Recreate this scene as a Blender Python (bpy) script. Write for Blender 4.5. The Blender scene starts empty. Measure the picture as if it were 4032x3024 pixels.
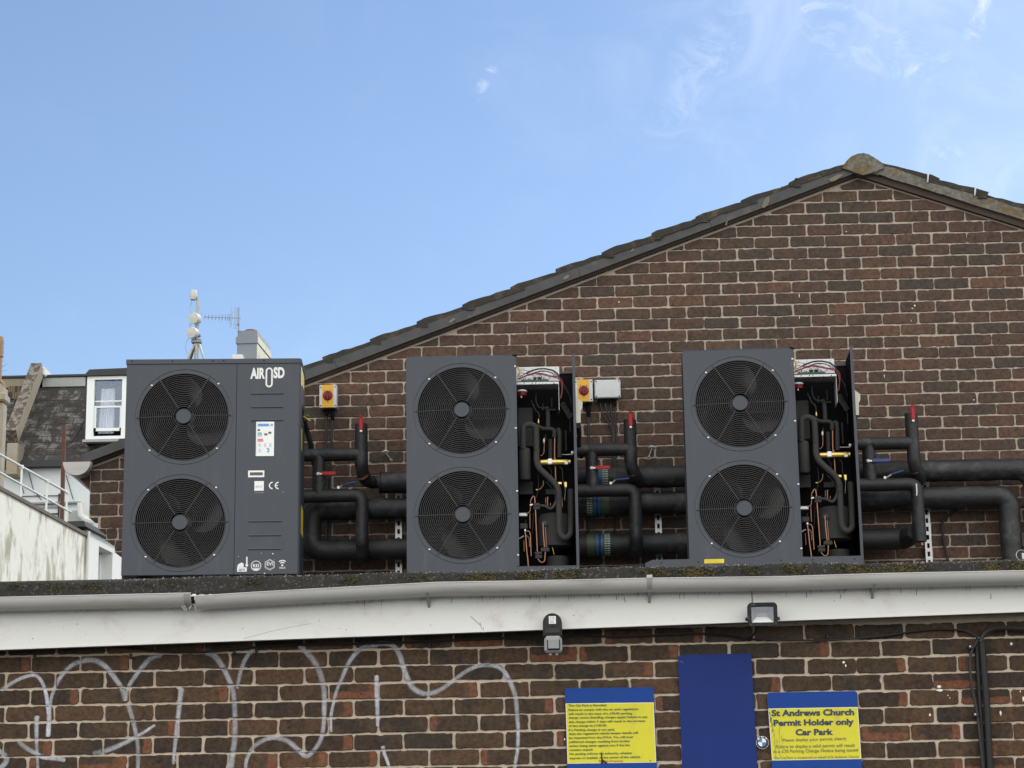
import bpy, math, random
from mathutils import Vector as V, Matrix
random.seed(7)
sc = bpy.context.scene
COL = sc.collection
rad = math.radians

# ------------------------------------------------------------------ camera
FPX, PITCH, YAW, ROLL = 8600.0, .23939, -.031606, -.015119
_f = V((math.sin(YAW)*math.cos(PITCH), math.cos(YAW)*math.cos(PITCH), math.sin(PITCH)))
_r = V((math.cos(YAW), -math.sin(YAW), 0)); _u = _r.cross(_f)
_c, _s = math.cos(ROLL), math.sin(ROLL)
_r, _u = _c*_r + _s*_u, -_s*_r + _c*_u
EYE = V((0, 0, 1.6))
cam = bpy.data.cameras.new('camera'); camo = bpy.data.objects.new('camera', cam); COL.objects.link(camo)
cam.sensor_width = 36; cam.lens = FPX/4032*36; cam.clip_end = 3000; cam.clip_start = .1
M3 = Matrix((_r, _u, -_f)).transposed()
camo.matrix_world = Matrix.Translation(EYE) @ M3.to_4x4()
sc.camera = camo

def ray(px, py): return _f*FPX + _r*(px-2016) - _u*(py-1512)
# ------------------------------------------------------------------ light
SUN_DIR = V((.62, .50, .62)).normalized()          # towards the sun
sun = bpy.data.lights.new('sun', 'SUN'); suno = bpy.data.objects.new('sun', sun); COL.objects.link(suno)
sun.energy = 1.5; sun.angle = rad(10); sun.color = (1, .96, .88)
suno.rotation_euler = SUN_DIR.to_track_quat('Z', 'Y').to_euler()
suno.location = (20, 10, 30)
w = bpy.data.worlds.new('World'); sc.world = w; w.use_nodes = True
nt = w.node_tree; nt.nodes.clear()
def nn(t, kind, **kw):
    n = t.nodes.new(kind)
    for k, v in kw.items():
        if k in n.inputs: n.inputs[k].default_value = v
        else: setattr(n, k, v)
    return n
out = nn(nt, 'ShaderNodeOutputWorld'); bg = nn(nt, 'ShaderNodeBackground'); bg.inputs['Strength'].default_value = .1
sky = nn(nt, 'ShaderNodeTexSky'); sky.sky_type = 'NISHITA'; sky.sun_disc = False
sky.sun_elevation = math.asin(SUN_DIR.z); sky.sun_rotation = math.atan2(SUN_DIR.x, SUN_DIR.y)
sky.air_density = 1.0; sky.dust_density = .35; sky.ozone_density = 1.0
tc = nn(nt, 'ShaderNodeTexCoord')
def mth(t, op, a, b=None, c=None, clamp=False):
    n = t.nodes.new('ShaderNodeMath'); n.operation = op; n.use_clamp = clamp
    for i, x in enumerate((a, b, c)):
        if x is None: continue
        if isinstance(x, (int, float)): n.inputs[i].default_value = x
        else: t.links.new(x, n.inputs[i])
    return n.outputs[0]
def mixc(t, fac, a, b, mode='MIX'):
    n = t.nodes.new('ShaderNodeMix'); n.data_type = 'RGBA'; n.blend_type = mode
    for i, x in ((0, fac), (6, a), (7, b)):
        if isinstance(x, (int, float)): n.inputs[i].default_value = x
        elif isinstance(x, (tuple, list)): n.inputs[i].default_value = (*x[:3], 1)
        else: t.links.new(x, n.inputs[i])
    return n.outputs[2]
def smooth(t, x, a, b):
    n = t.nodes.new('ShaderNodeMapRange'); n.interpolation_type = 'SMOOTHSTEP'
    t.links.new(x, n.inputs[0]); n.inputs[1].default_value = a; n.inputs[2].default_value = b
    return n.outputs[0]
def noise(t, vec, scale, detail=4, rough=.5, dist=0, dims='3D'):
    n = t.nodes.new('ShaderNodeTexNoise'); n.noise_dimensions = dims
    n.inputs['Scale'].default_value = scale; n.inputs['Detail'].default_value = detail
    n.inputs['Roughness'].default_value = rough; n.inputs['Distortion'].default_value = dist
    if vec is not None: t.links.new(vec, n.inputs['Vector'])
    return n.outputs[0]
sep = nn(nt, 'ShaderNodeSeparateXYZ'); nt.links.new(tc.outputs['Generated'], sep.inputs[0])
# wispy cirrus, thicker to the right of the gable, and unseen bright cloud added behind the camera to light the shaded front
mp = nn(nt, 'ShaderNodeMapping'); nt.links.new(tc.outputs['Generated'], mp.inputs[0])
mp.inputs['Scale'].default_value = (1.0, 1.0, 1.5); mp.inputs['Location'].default_value = (.35, .2, .1); mp.inputs['Rotation'].default_value = (0, rad(28), 0)
n1 = noise(nt, mp.outputs[0], 13, 9, .62, 1.1); n2 = noise(nt, mp.outputs[0], 2.4, 3, .5, .3)
side = smooth(nt, mth(nt, 'ADD', sep.outputs[0], mth(nt, 'MULTIPLY', sep.outputs[2], .35)), .10, .42)
wisp = mth(nt, 'MULTIPLY', smooth(nt, n1, .42, .74), smooth(nt, n2, .36, .56))
wisp = mth(nt, 'MULTIPLY', wisp, mth(nt, 'MULTIPLY_ADD', side, .50, .04))
haze = mth(nt, 'MULTIPLY', side, .15)
n3 = noise(nt, mp.outputs[0], 42, 9, .68, 1.4)
for px, py, ang_, L_, W_2, amt in ((1915, 318, -62, .0065, .0026, .85), (3640, 270, -12, .013, .0022, .8), (3850, 70, -70, .010, .003, .75), (3720, 590, 40, .010, .004, .55), (2780, 250, -58, .030, .010, .38), (3330, 120, 20, .045, .012, .45)):
    d0 = ray(px, py).normalized(); ea = (_r*math.cos(rad(ang_))-_u*math.sin(rad(ang_))).normalized(); eb = d0.cross(ea)
    def dotv(v):
        n_ = nt.nodes.new('ShaderNodeVectorMath'); n_.operation = 'DOT_PRODUCT'; nt.links.new(tc.outputs['Generated'], n_.inputs[0]); n_.inputs[1].default_value = v; return n_.outputs['Value']
    uu = mth(nt, 'DIVIDE', dotv(ea), L_); uu = mth(nt, 'SUBTRACT', uu, d0.dot(ea)/L_); vv = mth(nt, 'DIVIDE', dotv(eb), W_2)
    rr_ = mth(nt, 'SQRT', mth(nt, 'ADD', mth(nt, 'MULTIPLY', uu, uu), mth(nt, 'MULTIPLY', vv, vv)))
    g_ = mth(nt, 'MULTIPLY', smooth(nt, mth(nt, 'SUBTRACT', 2.0, rr_), 0, 1.7), mth(nt, 'GREATER_THAN', dotv(d0), .5))
    wisp = mth(nt, 'MAXIMUM', wisp, mth(nt, 'MULTIPLY', mth(nt, 'MULTIPLY', g_, smooth(nt, n3, .38, .74)), amt*.6))
front = mth(nt, 'ADD', wisp, haze, clamp=True)
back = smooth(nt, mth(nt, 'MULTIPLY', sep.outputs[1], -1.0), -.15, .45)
fill_cloud = mth(nt, 'MULTIPLY', back, mth(nt, 'MULTIPLY_ADD', smooth(nt, n2, .30, .55), .35, .62))
cmask = mth(nt, 'MAXIMUM', front, fill_cloud, clamp=True)
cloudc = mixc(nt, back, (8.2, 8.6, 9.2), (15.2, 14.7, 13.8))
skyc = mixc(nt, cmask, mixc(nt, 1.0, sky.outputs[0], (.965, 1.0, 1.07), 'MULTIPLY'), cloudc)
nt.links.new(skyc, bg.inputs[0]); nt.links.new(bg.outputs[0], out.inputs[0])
sc.view_settings.view_transform = 'Standard'; sc.view_settings.look = 'None'
sc.view_settings.exposure = .60; sc.view_settings.gamma = 1
sc.cycles.max_bounces = 8; sc.cycles.transparent_max_bounces = 12

# ------------------------------------------------------------------ points from the survey of the photograph
def at(px, py, Y):
    d = ray(px, py); return EYE + d*(Y/d.y)
def onplane(px, py, O, N):
    d = ray(px, py); return EYE + d*((O-EYE).dot(N)/d.dot(N))

# ------------------------------------------------------------------ materials
MATS = {}
def newmat(name):
    m = bpy.data.materials.new(name); m.use_nodes = True; t = m.node_tree
    b = t.nodes['Principled BSDF']; MATS[name] = m
    return m, t, b
def pm(name, col, rough=.5, metal=0, var=.12, scale=6, spec=.5, bump=0, bscale=80, dirt=None, dscale=3, dlo=.5, dhi=.75, damt=.7, stretch=None):
    """plain surface with tonal variation, optional stains and fine bump"""
    m, t, b = newmat(name)
    c = nn(t, 'ShaderNodeTexCoord'); vec = c.outputs['Object']
    hi = tuple(min(1, x*(1+var)) for x in col); lo = tuple(x*(1-var) for x in col)
    k = mixc(t, noise(t, vec, scale, 5, .6), lo, hi)
    if dirt:
        dv = vec
        if stretch:
            mpn = nn(t, 'ShaderNodeMapping'); t.links.new(vec, mpn.inputs[0]); mpn.inputs['Scale'].default_value = stretch; dv = mpn.outputs[0]
        f = mth(t, 'MULTIPLY', smooth(t, noise(t, dv, dscale, 8, .65, .3), dlo, dhi), damt)
        k = mixc(t, f, k, dirt)
    t.links.new(k, b.inputs['Base Color'])
    b.inputs['Roughness'].default_value = rough; b.inputs['Metallic'].default_value = metal
    b.inputs['Specular IOR Level'].default_value = spec
    if bump:
        bn = nn(t, 'ShaderNodeBump'); bn.inputs['Strength'].default_value = 1; bn.inputs['Distance'].default_value = bump
        t.links.new(noise(t, vec, bscale, 6, .65), bn.inputs['Height']); t.links.new(bn.outputs[0], b.inputs['Normal'])
    return m
def brickmat(name, stops, patch, patchamt, endcol=None, endamt=0, bump=.0012):
    m, t, b = newmat(name)
    c = nn(t, 'ShaderNodeTexCoord'); vec = c.outputs['Object']
    g = nn(t, 'ShaderNodeNewGeometry'); r = g.outputs['Random Per Island']
    cr = nn(t, 'ShaderNodeValToRGB'); t.links.new(r, cr.inputs[0])
    e = cr.color_ramp.elements
    while len(e) < len(stops): e.new(.5)
    for el, (p, col) in zip(e, stops): el.position = p; el.color = (*col, 1)
    def n4(scale, seed, detail=4, rough=.6):
        n = nn(t, 'ShaderNodeTexNoise'); n.noise_dimensions = '4D'; t.links.new(vec, n.inputs['Vector'])
        n.inputs['Scale'].default_value = scale; n.inputs['Detail'].default_value = detail; n.inputs['Roughness'].default_value = rough
        t.links.new(mth(t, 'MULTIPLY', r, seed), n.inputs['W']); return n.outputs[0]
    k = cr.outputs[0]
    k = mixc(t, mth(t, 'MULTIPLY', smooth(t, n4(7, 61), .47, .64), patchamt), k, patch)
    if endcol:
        uv = nn(t, 'ShaderNodeSeparateXYZ'); t.links.new(c.outputs['UV'], uv.inputs[0])
        wob = mth(t, 'MULTIPLY_ADD', n4(16, 23, 3), .16, -.08)
        u = mth(t, 'ADD', uv.outputs[0], wob)
        r2 = mth(t, 'FRACT', mth(t, 'MULTIPLY', r, 37.7)); r3 = mth(t, 'FRACT', mth(t, 'MULTIPLY', r, 91.3))
        right = mth(t, 'MULTIPLY', smooth(t, u, .80, .84), mth(t, 'GREATER_THAN', r2, .82))
        left = mth(t, 'MULTIPLY', smooth(t, mth(t, 'SUBTRACT', 1.0, u), .84, .88), mth(t, 'LESS_THAN', r2, .13))
        low = mth(t, 'MULTIPLY', smooth(t, mth(t, 'SUBTRACT', 1.0, mth(t, 'ADD', uv.outputs[1], mth(t, 'MULTIPLY', wob, 2.5))), .45, .6), mth(t, 'GREATER_THAN', r3, .955))
        mid = mth(t, 'MULTIPLY', smooth(t, n4(9, 47, 3), .52, .66), mth(t, 'MULTIPLY', mth(t, 'GREATER_THAN', r3, .6), .4))
        k = mixc(t, mid, k, tuple(x*y for x, y in zip(endcol, (.72, .95, .85))))
        k = mixc(t, mth(t, 'MULTIPLY', mth(t, 'MAXIMUM', mth(t, 'MAXIMUM', right, left), low), endamt), k, endcol)
    k = mixc(t, .62, k, mixc(t, smooth(t, n4(48, 11, 6, .75), .3, .7), (.45, .45, .45), (1.75, 1.70, 1.68)), 'MULTIPLY')
    k = mixc(t, mth(t, 'MULTIPLY', smooth(t, n4(95, 17, 2), .64, .70), .75), k, (.014, .012, .011))
    k = mixc(t, mth(t, 'MULTIPLY', smooth(t, n4(60, 31, 4), .66, .78), .3), k, (.30, .25, .21))
    grime = noise(t, vec, .9, 5, .6)
    k = mixc(t, mth(t, 'MULTIPLY', smooth(t, grime, .5, .75), .35), k, (.06, .066, .05))
    t.links.new(k, b.inputs['Base Color']); b.inputs['Roughness'].default_value = .9; b.inputs['Specular IOR Level'].default_value = .12
    bn = nn(t, 'ShaderNodeBump'); bn.inputs['Strength'].default_value = 1; bn.inputs['Distance'].default_value = bump
    hh = mth(t, 'ADD', n4(70, 5, 6, .7), mth(t, 'MULTIPLY', n4(18, 5, 3), .9))
    t.links.new(hh, bn.inputs['Height']); t.links.new(bn.outputs[0], b.inputs['Normal'])
    return m
brickmat('brick_upper', [(0, (0.064, 0.053, 0.046)), (.2, (0.076, 0.054, 0.043)), (.5, (0.085, 0.056, 0.046)), (.75, (0.093, 0.059, 0.046)), (.92, (0.098, 0.062, 0.048)), (1, (0.121, 0.070, 0.051))], (0.053, 0.048, 0.042), .5)
brickmat('brick_lower', [(0, (0.045, 0.034, 0.028)), (.3, (0.059, 0.041, 0.030)), (.6, (0.071, 0.048, 0.033)), (.85, (0.082, 0.053, 0.035)), (1, (0.098, 0.056, 0.037))], (0.033, 0.029, 0.027), .7, (0.160, 0.070, 0.043), .85, .0014)
def mortar(name, col, dirt):
    m, t, b = newmat(name)
    vec = nn(t, 'ShaderNodeTexCoord').outputs['Object']
    k = mixc(t, noise(t, vec, 22, 6, .7), tuple(x*.72 for x in col), tuple(x*1.15 for x in col))
    k = mixc(t, mth(t, 'MULTIPLY', smooth(t, noise(t, vec, 1.3, 6, .65), .50, .72), .55), k, dirt)
    k = mixc(t, mth(t, 'MULTIPLY', smooth(t, noise(t, vec, 70, 4, .6), .6, .72), .45), k, tuple(x*.45 for x in col))
    t.links.new(k, b.inputs['Base Color']); b.inputs['Roughness'].default_value = .95; b.inputs['Specular IOR Level'].default_value = .2
    bn = nn(t, 'ShaderNodeBump'); bn.inputs['Distance'].default_value = .003
    t.links.new(mth(t, 'ADD', noise(t, vec, 60, 6, .7), noise(t, vec, 14, 3)), bn.inputs['Height']); t.links.new(bn.outputs[0], b.inputs['Normal'])
mortar('mortar_upper', (.45, .395, .33), (.33, .30, .23))
mortar('mortar_lower', (.54, .46, .37), (.40, .35, .28))
mortar('fillet_and_shade', (.10, .075, .062), (.07, .055, .045))  # brown of the right-hand band, doubling as painted shade on the left
pm('casing', (.035, .045, .063), .45, var=.07, scale=3, bump=.00015, bscale=700, dirt=(.11, .112, .115), dscale=7, dlo=.5, dhi=.82, damt=.22, stretch=(2.2, 2, .45))
pm('casing_edge', (.03, .034, .04), .5)
pm('black_plastic', (.003, .003, .0034), .7, var=.3, spec=.12)
pm('fan_plastic', (.004, .0043, .005), .30, var=.25, spec=.5)
pm('grille_wire', (.012, .014, .017), .4, var=.2)
pm('spoke_wire', (.055, .057, .062), .4, var=.2)
pm('coil_fins', (.005, .011, .017), .5, var=.5, scale=14)
pm('screw', (.55, .56, .57), .35, .8)
pm('galvanised', (.52, .54, .56), .38, .35, var=.08, scale=20)
pm('insulation', (.013, .014, .0155), .55, var=.5, scale=16, bump=.006, bscale=24, dirt=(.075, .078, .082), dscale=9, dlo=.5, dhi=.72, damt=.65)
pm('hose_black', (.030, .030, .031), .85, var=.2, bump=.0006, bscale=160)
pm('cable_black', (.014, .014, .015), .55, var=.2)
pm('copper', (.30, .155, .10), .38, .65, var=.25, scale=30)
pm('brass', (.72, .55, .16), .28, .6, var=.15, scale=40)
pm('steel', (.55, .55, .53), .35, .4, var=.15, scale=30)
pm('zinc', (.46, .48, .49), .42, .7, var=.2, scale=40, dirt=(.2, .19, .17), dscale=20, damt=.5)
pm('red_plastic', (.38, .014, .020), .42, spec=.3, var=.12)
pm('blue_plastic', (.02, .045, .20), .4)
pm('knob_red', (.17, .010, .020), .4, spec=.3, var=.1)
pm('yellow_plastic', (.62, .33, .010), .42, var=.06, dirt=(.45, .26, .05), dscale=20, dlo=.55, dhi=.8, damt=.3)
pm('grey_plastic', (.50, .53, .55), .45, var=.05, dirt=(.3, .31, .3), dscale=14, dlo=.5, dhi=.8, damt=.35)
pm('cream_plastic', (.66, .65, .58), .45, var=.05)
pm('white_label', (.80, .82, .83), .4, var=.02)
pm('white_ink', (.74, .76, .77), .5, var=.05, scale=60)
pm('dark_window', (.055, .055, .048), .2)
pm('label_blue', (.10, .30, .62), .4); pm('label_teal', (.16, .42, .47), .4); pm('label_red', (.58, .18, .20), .4); pm('label_grey', (.10, .10, .11), .4)
pm('label_pale', (.52, .60, .68), .4)
pm('sticker_yellow', (.74, .60, .02), .4, var=.08)
pm('fascia_paint', (.71, .725, .715), .42, var=.03, scale=2, dirt=(.36, .31, .25), dscale=4, dlo=.49, dhi=.78, damt=.6, stretch=(1, 1, 1.5))
pm('gutter_plastic', (.47, .465, .455), .42, var=.06, scale=8, dirt=(.27, .25, .22), dscale=6, dlo=.48, dhi=.75, damt=.55, stretch=(.35, 1, 3))
pm('felt', (.024, .023, .021), .95, var=.6, scale=40, bump=.006, bscale=120, dirt=(.13, .125, .11), dscale=75, dlo=.55, dhi=.68, damt=.85)
pm('moss', (.030, .030, .010), .95, var=.6, scale=40)
pm('moss_dry', (.085, .066, .024), .95, var=.5, scale=40)
pm('grit', (.30, .29, .27), .9, var=.4, scale=200)
pm('deck', (.06, .058, .055), .95, var=.3)
pm('dark_metal', (.016, .0165, .018), .5, spec=.3)
pm('sign_blue', (.006, .050, .27), .5, var=.07, spec=.2, scale=9, dirt=(.012, .06, .22), dscale=5, dlo=.5, dhi=.8, damt=.5)
pm('board_blue', (.012, .030, .165), .55, var=.12, spec=.15, scale=7, dirt=(.022, .04, .15), dscale=6, dlo=.55, dhi=.85, damt=.45, stretch=(2, 1, .5))
pm('sign_yellow', (.64, .60, .045), .5, spec=.2, var=.05, scale=6, dirt=(.45, .40, .08), dscale=5, dlo=.5, dhi=.8, damt=.55, stretch=(3, 1, 1))
pm('sign_crease', (.36, .34, .07), .6)
pm('sign_border', (.76, .74, .42), .4)
pm('ink_green', (.035, .09, .055), .5); pm('ink_navy', (.012, .028, .075), .4); pm('ink_olive', (.10, .13, .06), .5); pm('ink_red', (.50, .10, .03), .5)
pm('scorch', (.02, .018, .012), .8, var=.4)
pm('undercloak', (.058, .061, .064), .75, var=.5, scale=9, bump=.002, bscale=30, dirt=(.17, .165, .15), dscale=5, dlo=.52, dhi=.72, damt=.6)
pm('lichen_stone', (.15, .145, .13), .95, var=.95, scale=34, bump=.010, bscale=40, dirt=(.135, .092, .018), dscale=11, dlo=.50, dhi=.60, damt=.85)
pm('lichen_patch', (.17, .155, .125), .95, var=.4, scale=30)
pm('tile', (.034, .031, .027), .92, var=.45, scale=18, bump=.005, bscale=50, dirt=(.13, .105, .05), dscale=9, dlo=.50, dhi=.68, damt=.6)
pm('rust', (.085, .036, .022), .8, var=.35, scale=10)
pm('render_white', (.66, .66, .60), .9, var=.10, scale=5, dirt=(.28, .265, .18), dscale=2.0, dlo=.46, dhi=.64, damt=.85, stretch=(1.5, 1.5, .6))
pm('render_plain', (.66, .67, .65), .8, var=.04, scale=1)
pm('facade_pale', (.60, .66, .68), .8, var=.06, scale=1)
pm('stone_worn', (.31, .29, .235), .9, var=.25, scale=2, bump=.01, bscale=6, dirt=(.30, .22, .12), dscale=1.2, dlo=.48, dhi=.68, damt=.7)
pm('coping', (.12, .10, .085), .9, var=.3, scale=4)
pm('lead', (.30, .33, .32), .6, var=.2, scale=3, dirt=(.42, .44, .42), dscale=2, damt=.5)
pm('parapet', (.22, .20, .165), .95, var=.3, scale=3, dirt=(.07, .055, .045), dscale=6, dlo=.46, dhi=.52, damt=.92)
pm('parapet_edge', (.24, .22, .165), .9, var=.2, scale=2)
pm('slate_dark', (.030, .031, .034), .7, var=.3, scale=3)
pm('slate_warm', (.17, .12, .075), .85, var=.35, scale=3)
pm('window_white', (.74, .79, .79), .4, var=.03)
pm('curtain', (.62, .68, .72), .9, var=.05); pm('room', (.012, .013, .016), .9)
pm('rail_metal', (.62, .64, .60), .45, .3, var=.08)
pm('stack_grey', (.20, .235, .27), .8, var=.05, scale=2); pm('stack_side', (.62, .61, .52), .85, var=.15, scale=3, dirt=(.33, .31, .2), dscale=3, dlo=.5, dhi=.65, damt=.7)
pm('terracotta', (.24, .095, .06), .85, var=.25, scale=6); pm('pot_buff', (.30, .19, .13), .85, var=.2, scale=6)
pm('aerial', (.22, .24, .27), .45, .6); pm('mast', (.34, .35, .32), .5, .5); pm('dish', (.52, .53, .51), .5, var=.03)
pm('twig', (.22, .20, .19), .9)
pm('asphalt', (.075, .073, .068), .95, var=.25, scale=3, bump=.004, bscale=200)
pm('door_grey', (.2, .22, .23), .5)
pm('badge_black', (.015, .015, .017), .3); pm('chrome', (.7, .7, .7), .15, 1); pm('badge_blue', (.03, .17, .42), .25); pm('badge_white', (.74, .77, .8), .25)
pm('weathered_black', (.016, .017, .019), .7, var=.4, spec=.25, scale=90, dirt=(.12, .13, .14), dscale=60, dlo=.52, dhi=.68, damt=.7)
pm('reflector', (.70, .70, .66), .5); pm('lens_grey', (.22, .235, .25), .25); pm('sensor_grey', (.30, .31, .32), .5)
pm('led', (.20, .20, .15), .4); pm('reflector_shaded', (.16, .16, .145), .4); pm('pcb', (.012, .06, .03), .4, var=.4, scale=90)
pm('wire_red', (.20, .010, .016), .4); pm('wire_white', (.6, .58, .58), .4); pm('wire_yellow', (.6, .45, .03), .4); pm('wire_violet', (.16, .10, .18), .4); pm('wire_green', (.10, .25, .06), .4)
pm('band_green', (.045, .075, .03), .5, var=.2); pm('band_blue', (.014, .085, .24), .5, var=.1); pm('band_tick', (.52, .58, .52), .5)
pm('grime', (.20, .17, .13), .9)
pm('white_paint', (.72, .74, .74), .6)
pm('droppings', (.74, .74, .70), .8)
m, t, b = newmat('graffiti_paint')
tcg = nn(t, 'ShaderNodeTexCoord'); su = nn(t, 'ShaderNodeSeparateXYZ'); t.links.new(tcg.outputs['UV'], su.inputs[0])
edge = smooth(t, mth(t, 'SUBTRACT', 1.0, mth(t, 'ABSOLUTE', mth(t, 'MULTIPLY_ADD', su.outputs[0], 2.0, -1.0))), 0, .75)
al = mth(t, 'MULTIPLY', edge, mth(t, 'MULTIPLY_ADD', su.outputs[1], 1.0, 0))
al = mth(t, 'MULTIPLY', al, mth(t, 'MULTIPLY_ADD', noise(t, tcg.outputs['Object'], 42, 7, .8), 2.0, -.22), clamp=True)
al = mth(t, 'MULTIPLY', al, mth(t, 'MULTIPLY_ADD', smooth(t, noise(t, tcg.outputs['Object'], 5, 3), .35, .65), .45, .62), clamp=True)
t.links.new(mixc(t, noise(t, tcg.outputs['Object'], 30, 4), (.46, .49, .56), (.68, .71, .78)), b.inputs['Base Color'])
t.links.new(al, b.inputs['Alpha']); b.inputs['Roughness'].default_value = .6
m, t, b = newmat('pane_glass')
tr = nn(t, 'ShaderNodeBsdfTransparent'); gl = nn(t, 'ShaderNodeBsdfGlossy'); gl.inputs['Roughness'].default_value = .03
mx = nn(t, 'ShaderNodeMixShader'); mx.inputs[0].default_value = .10; gl.inputs['Color'].default_value = (.65, .75, .95, 1)
t.links.new(tr.outputs[0], mx.inputs[1]); t.links.new(gl.outputs[0], mx.inputs[2]); t.links.new(mx.outputs[0], t.nodes['Material Output'].inputs[0])
# slates: courses of stones of mixed tone, stained black
m, t, b = newmat('slates')
vec = nn(t, 'ShaderNodeTexCoord').outputs['UV']
bk = nn(t, 'ShaderNodeTexBrick'); t.links.new(vec, bk.inputs['Vector'])
bk.inputs['Scale'].default_value = 1; bk.inputs['Brick Width'].default_value = .46; bk.inputs['Row Height'].default_value = .27; bk.inputs['Mortar Size'].default_value = .012
bk.inputs['Color1'].default_value = (.20, .20, .19, 1); bk.inputs['Color2'].default_value = (.115, .105, .095, 1); bk.inputs['Mortar'].default_value = (.03, .028, .026, 1)
k = mixc(t, .6, bk.outputs[0], mixc(t, noise(t, vec, 5, 5, .7), (.4, .4, .4), (1.6, 1.6, 1.5)), 'MULTIPLY')
st = mth(t, 'MULTIPLY', smooth(t, noise(t, vec, 2.2, 9, .75, .6), .41, .52), .88)
k = mixc(t, st, k, (.026, .021, .018))
k = mixc(t, mth(t, 'MULTIPLY', smooth(t, noise(t, vec, .8, 4), .62, .75), .5), k, (.09, .085, .03))
t.links.new(k, b.inputs['Base Color']); b.inputs['Roughness'].default_value = .85
bn = nn(t, 'ShaderNodeBump'); bn.inputs['Distance'].default_value = .03; t.links.new(bk.outputs['Fac'], bn.inputs['Height']); bn.invert = True
t.links.new(bn.outputs[0], b.inputs['Normal'])

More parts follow.
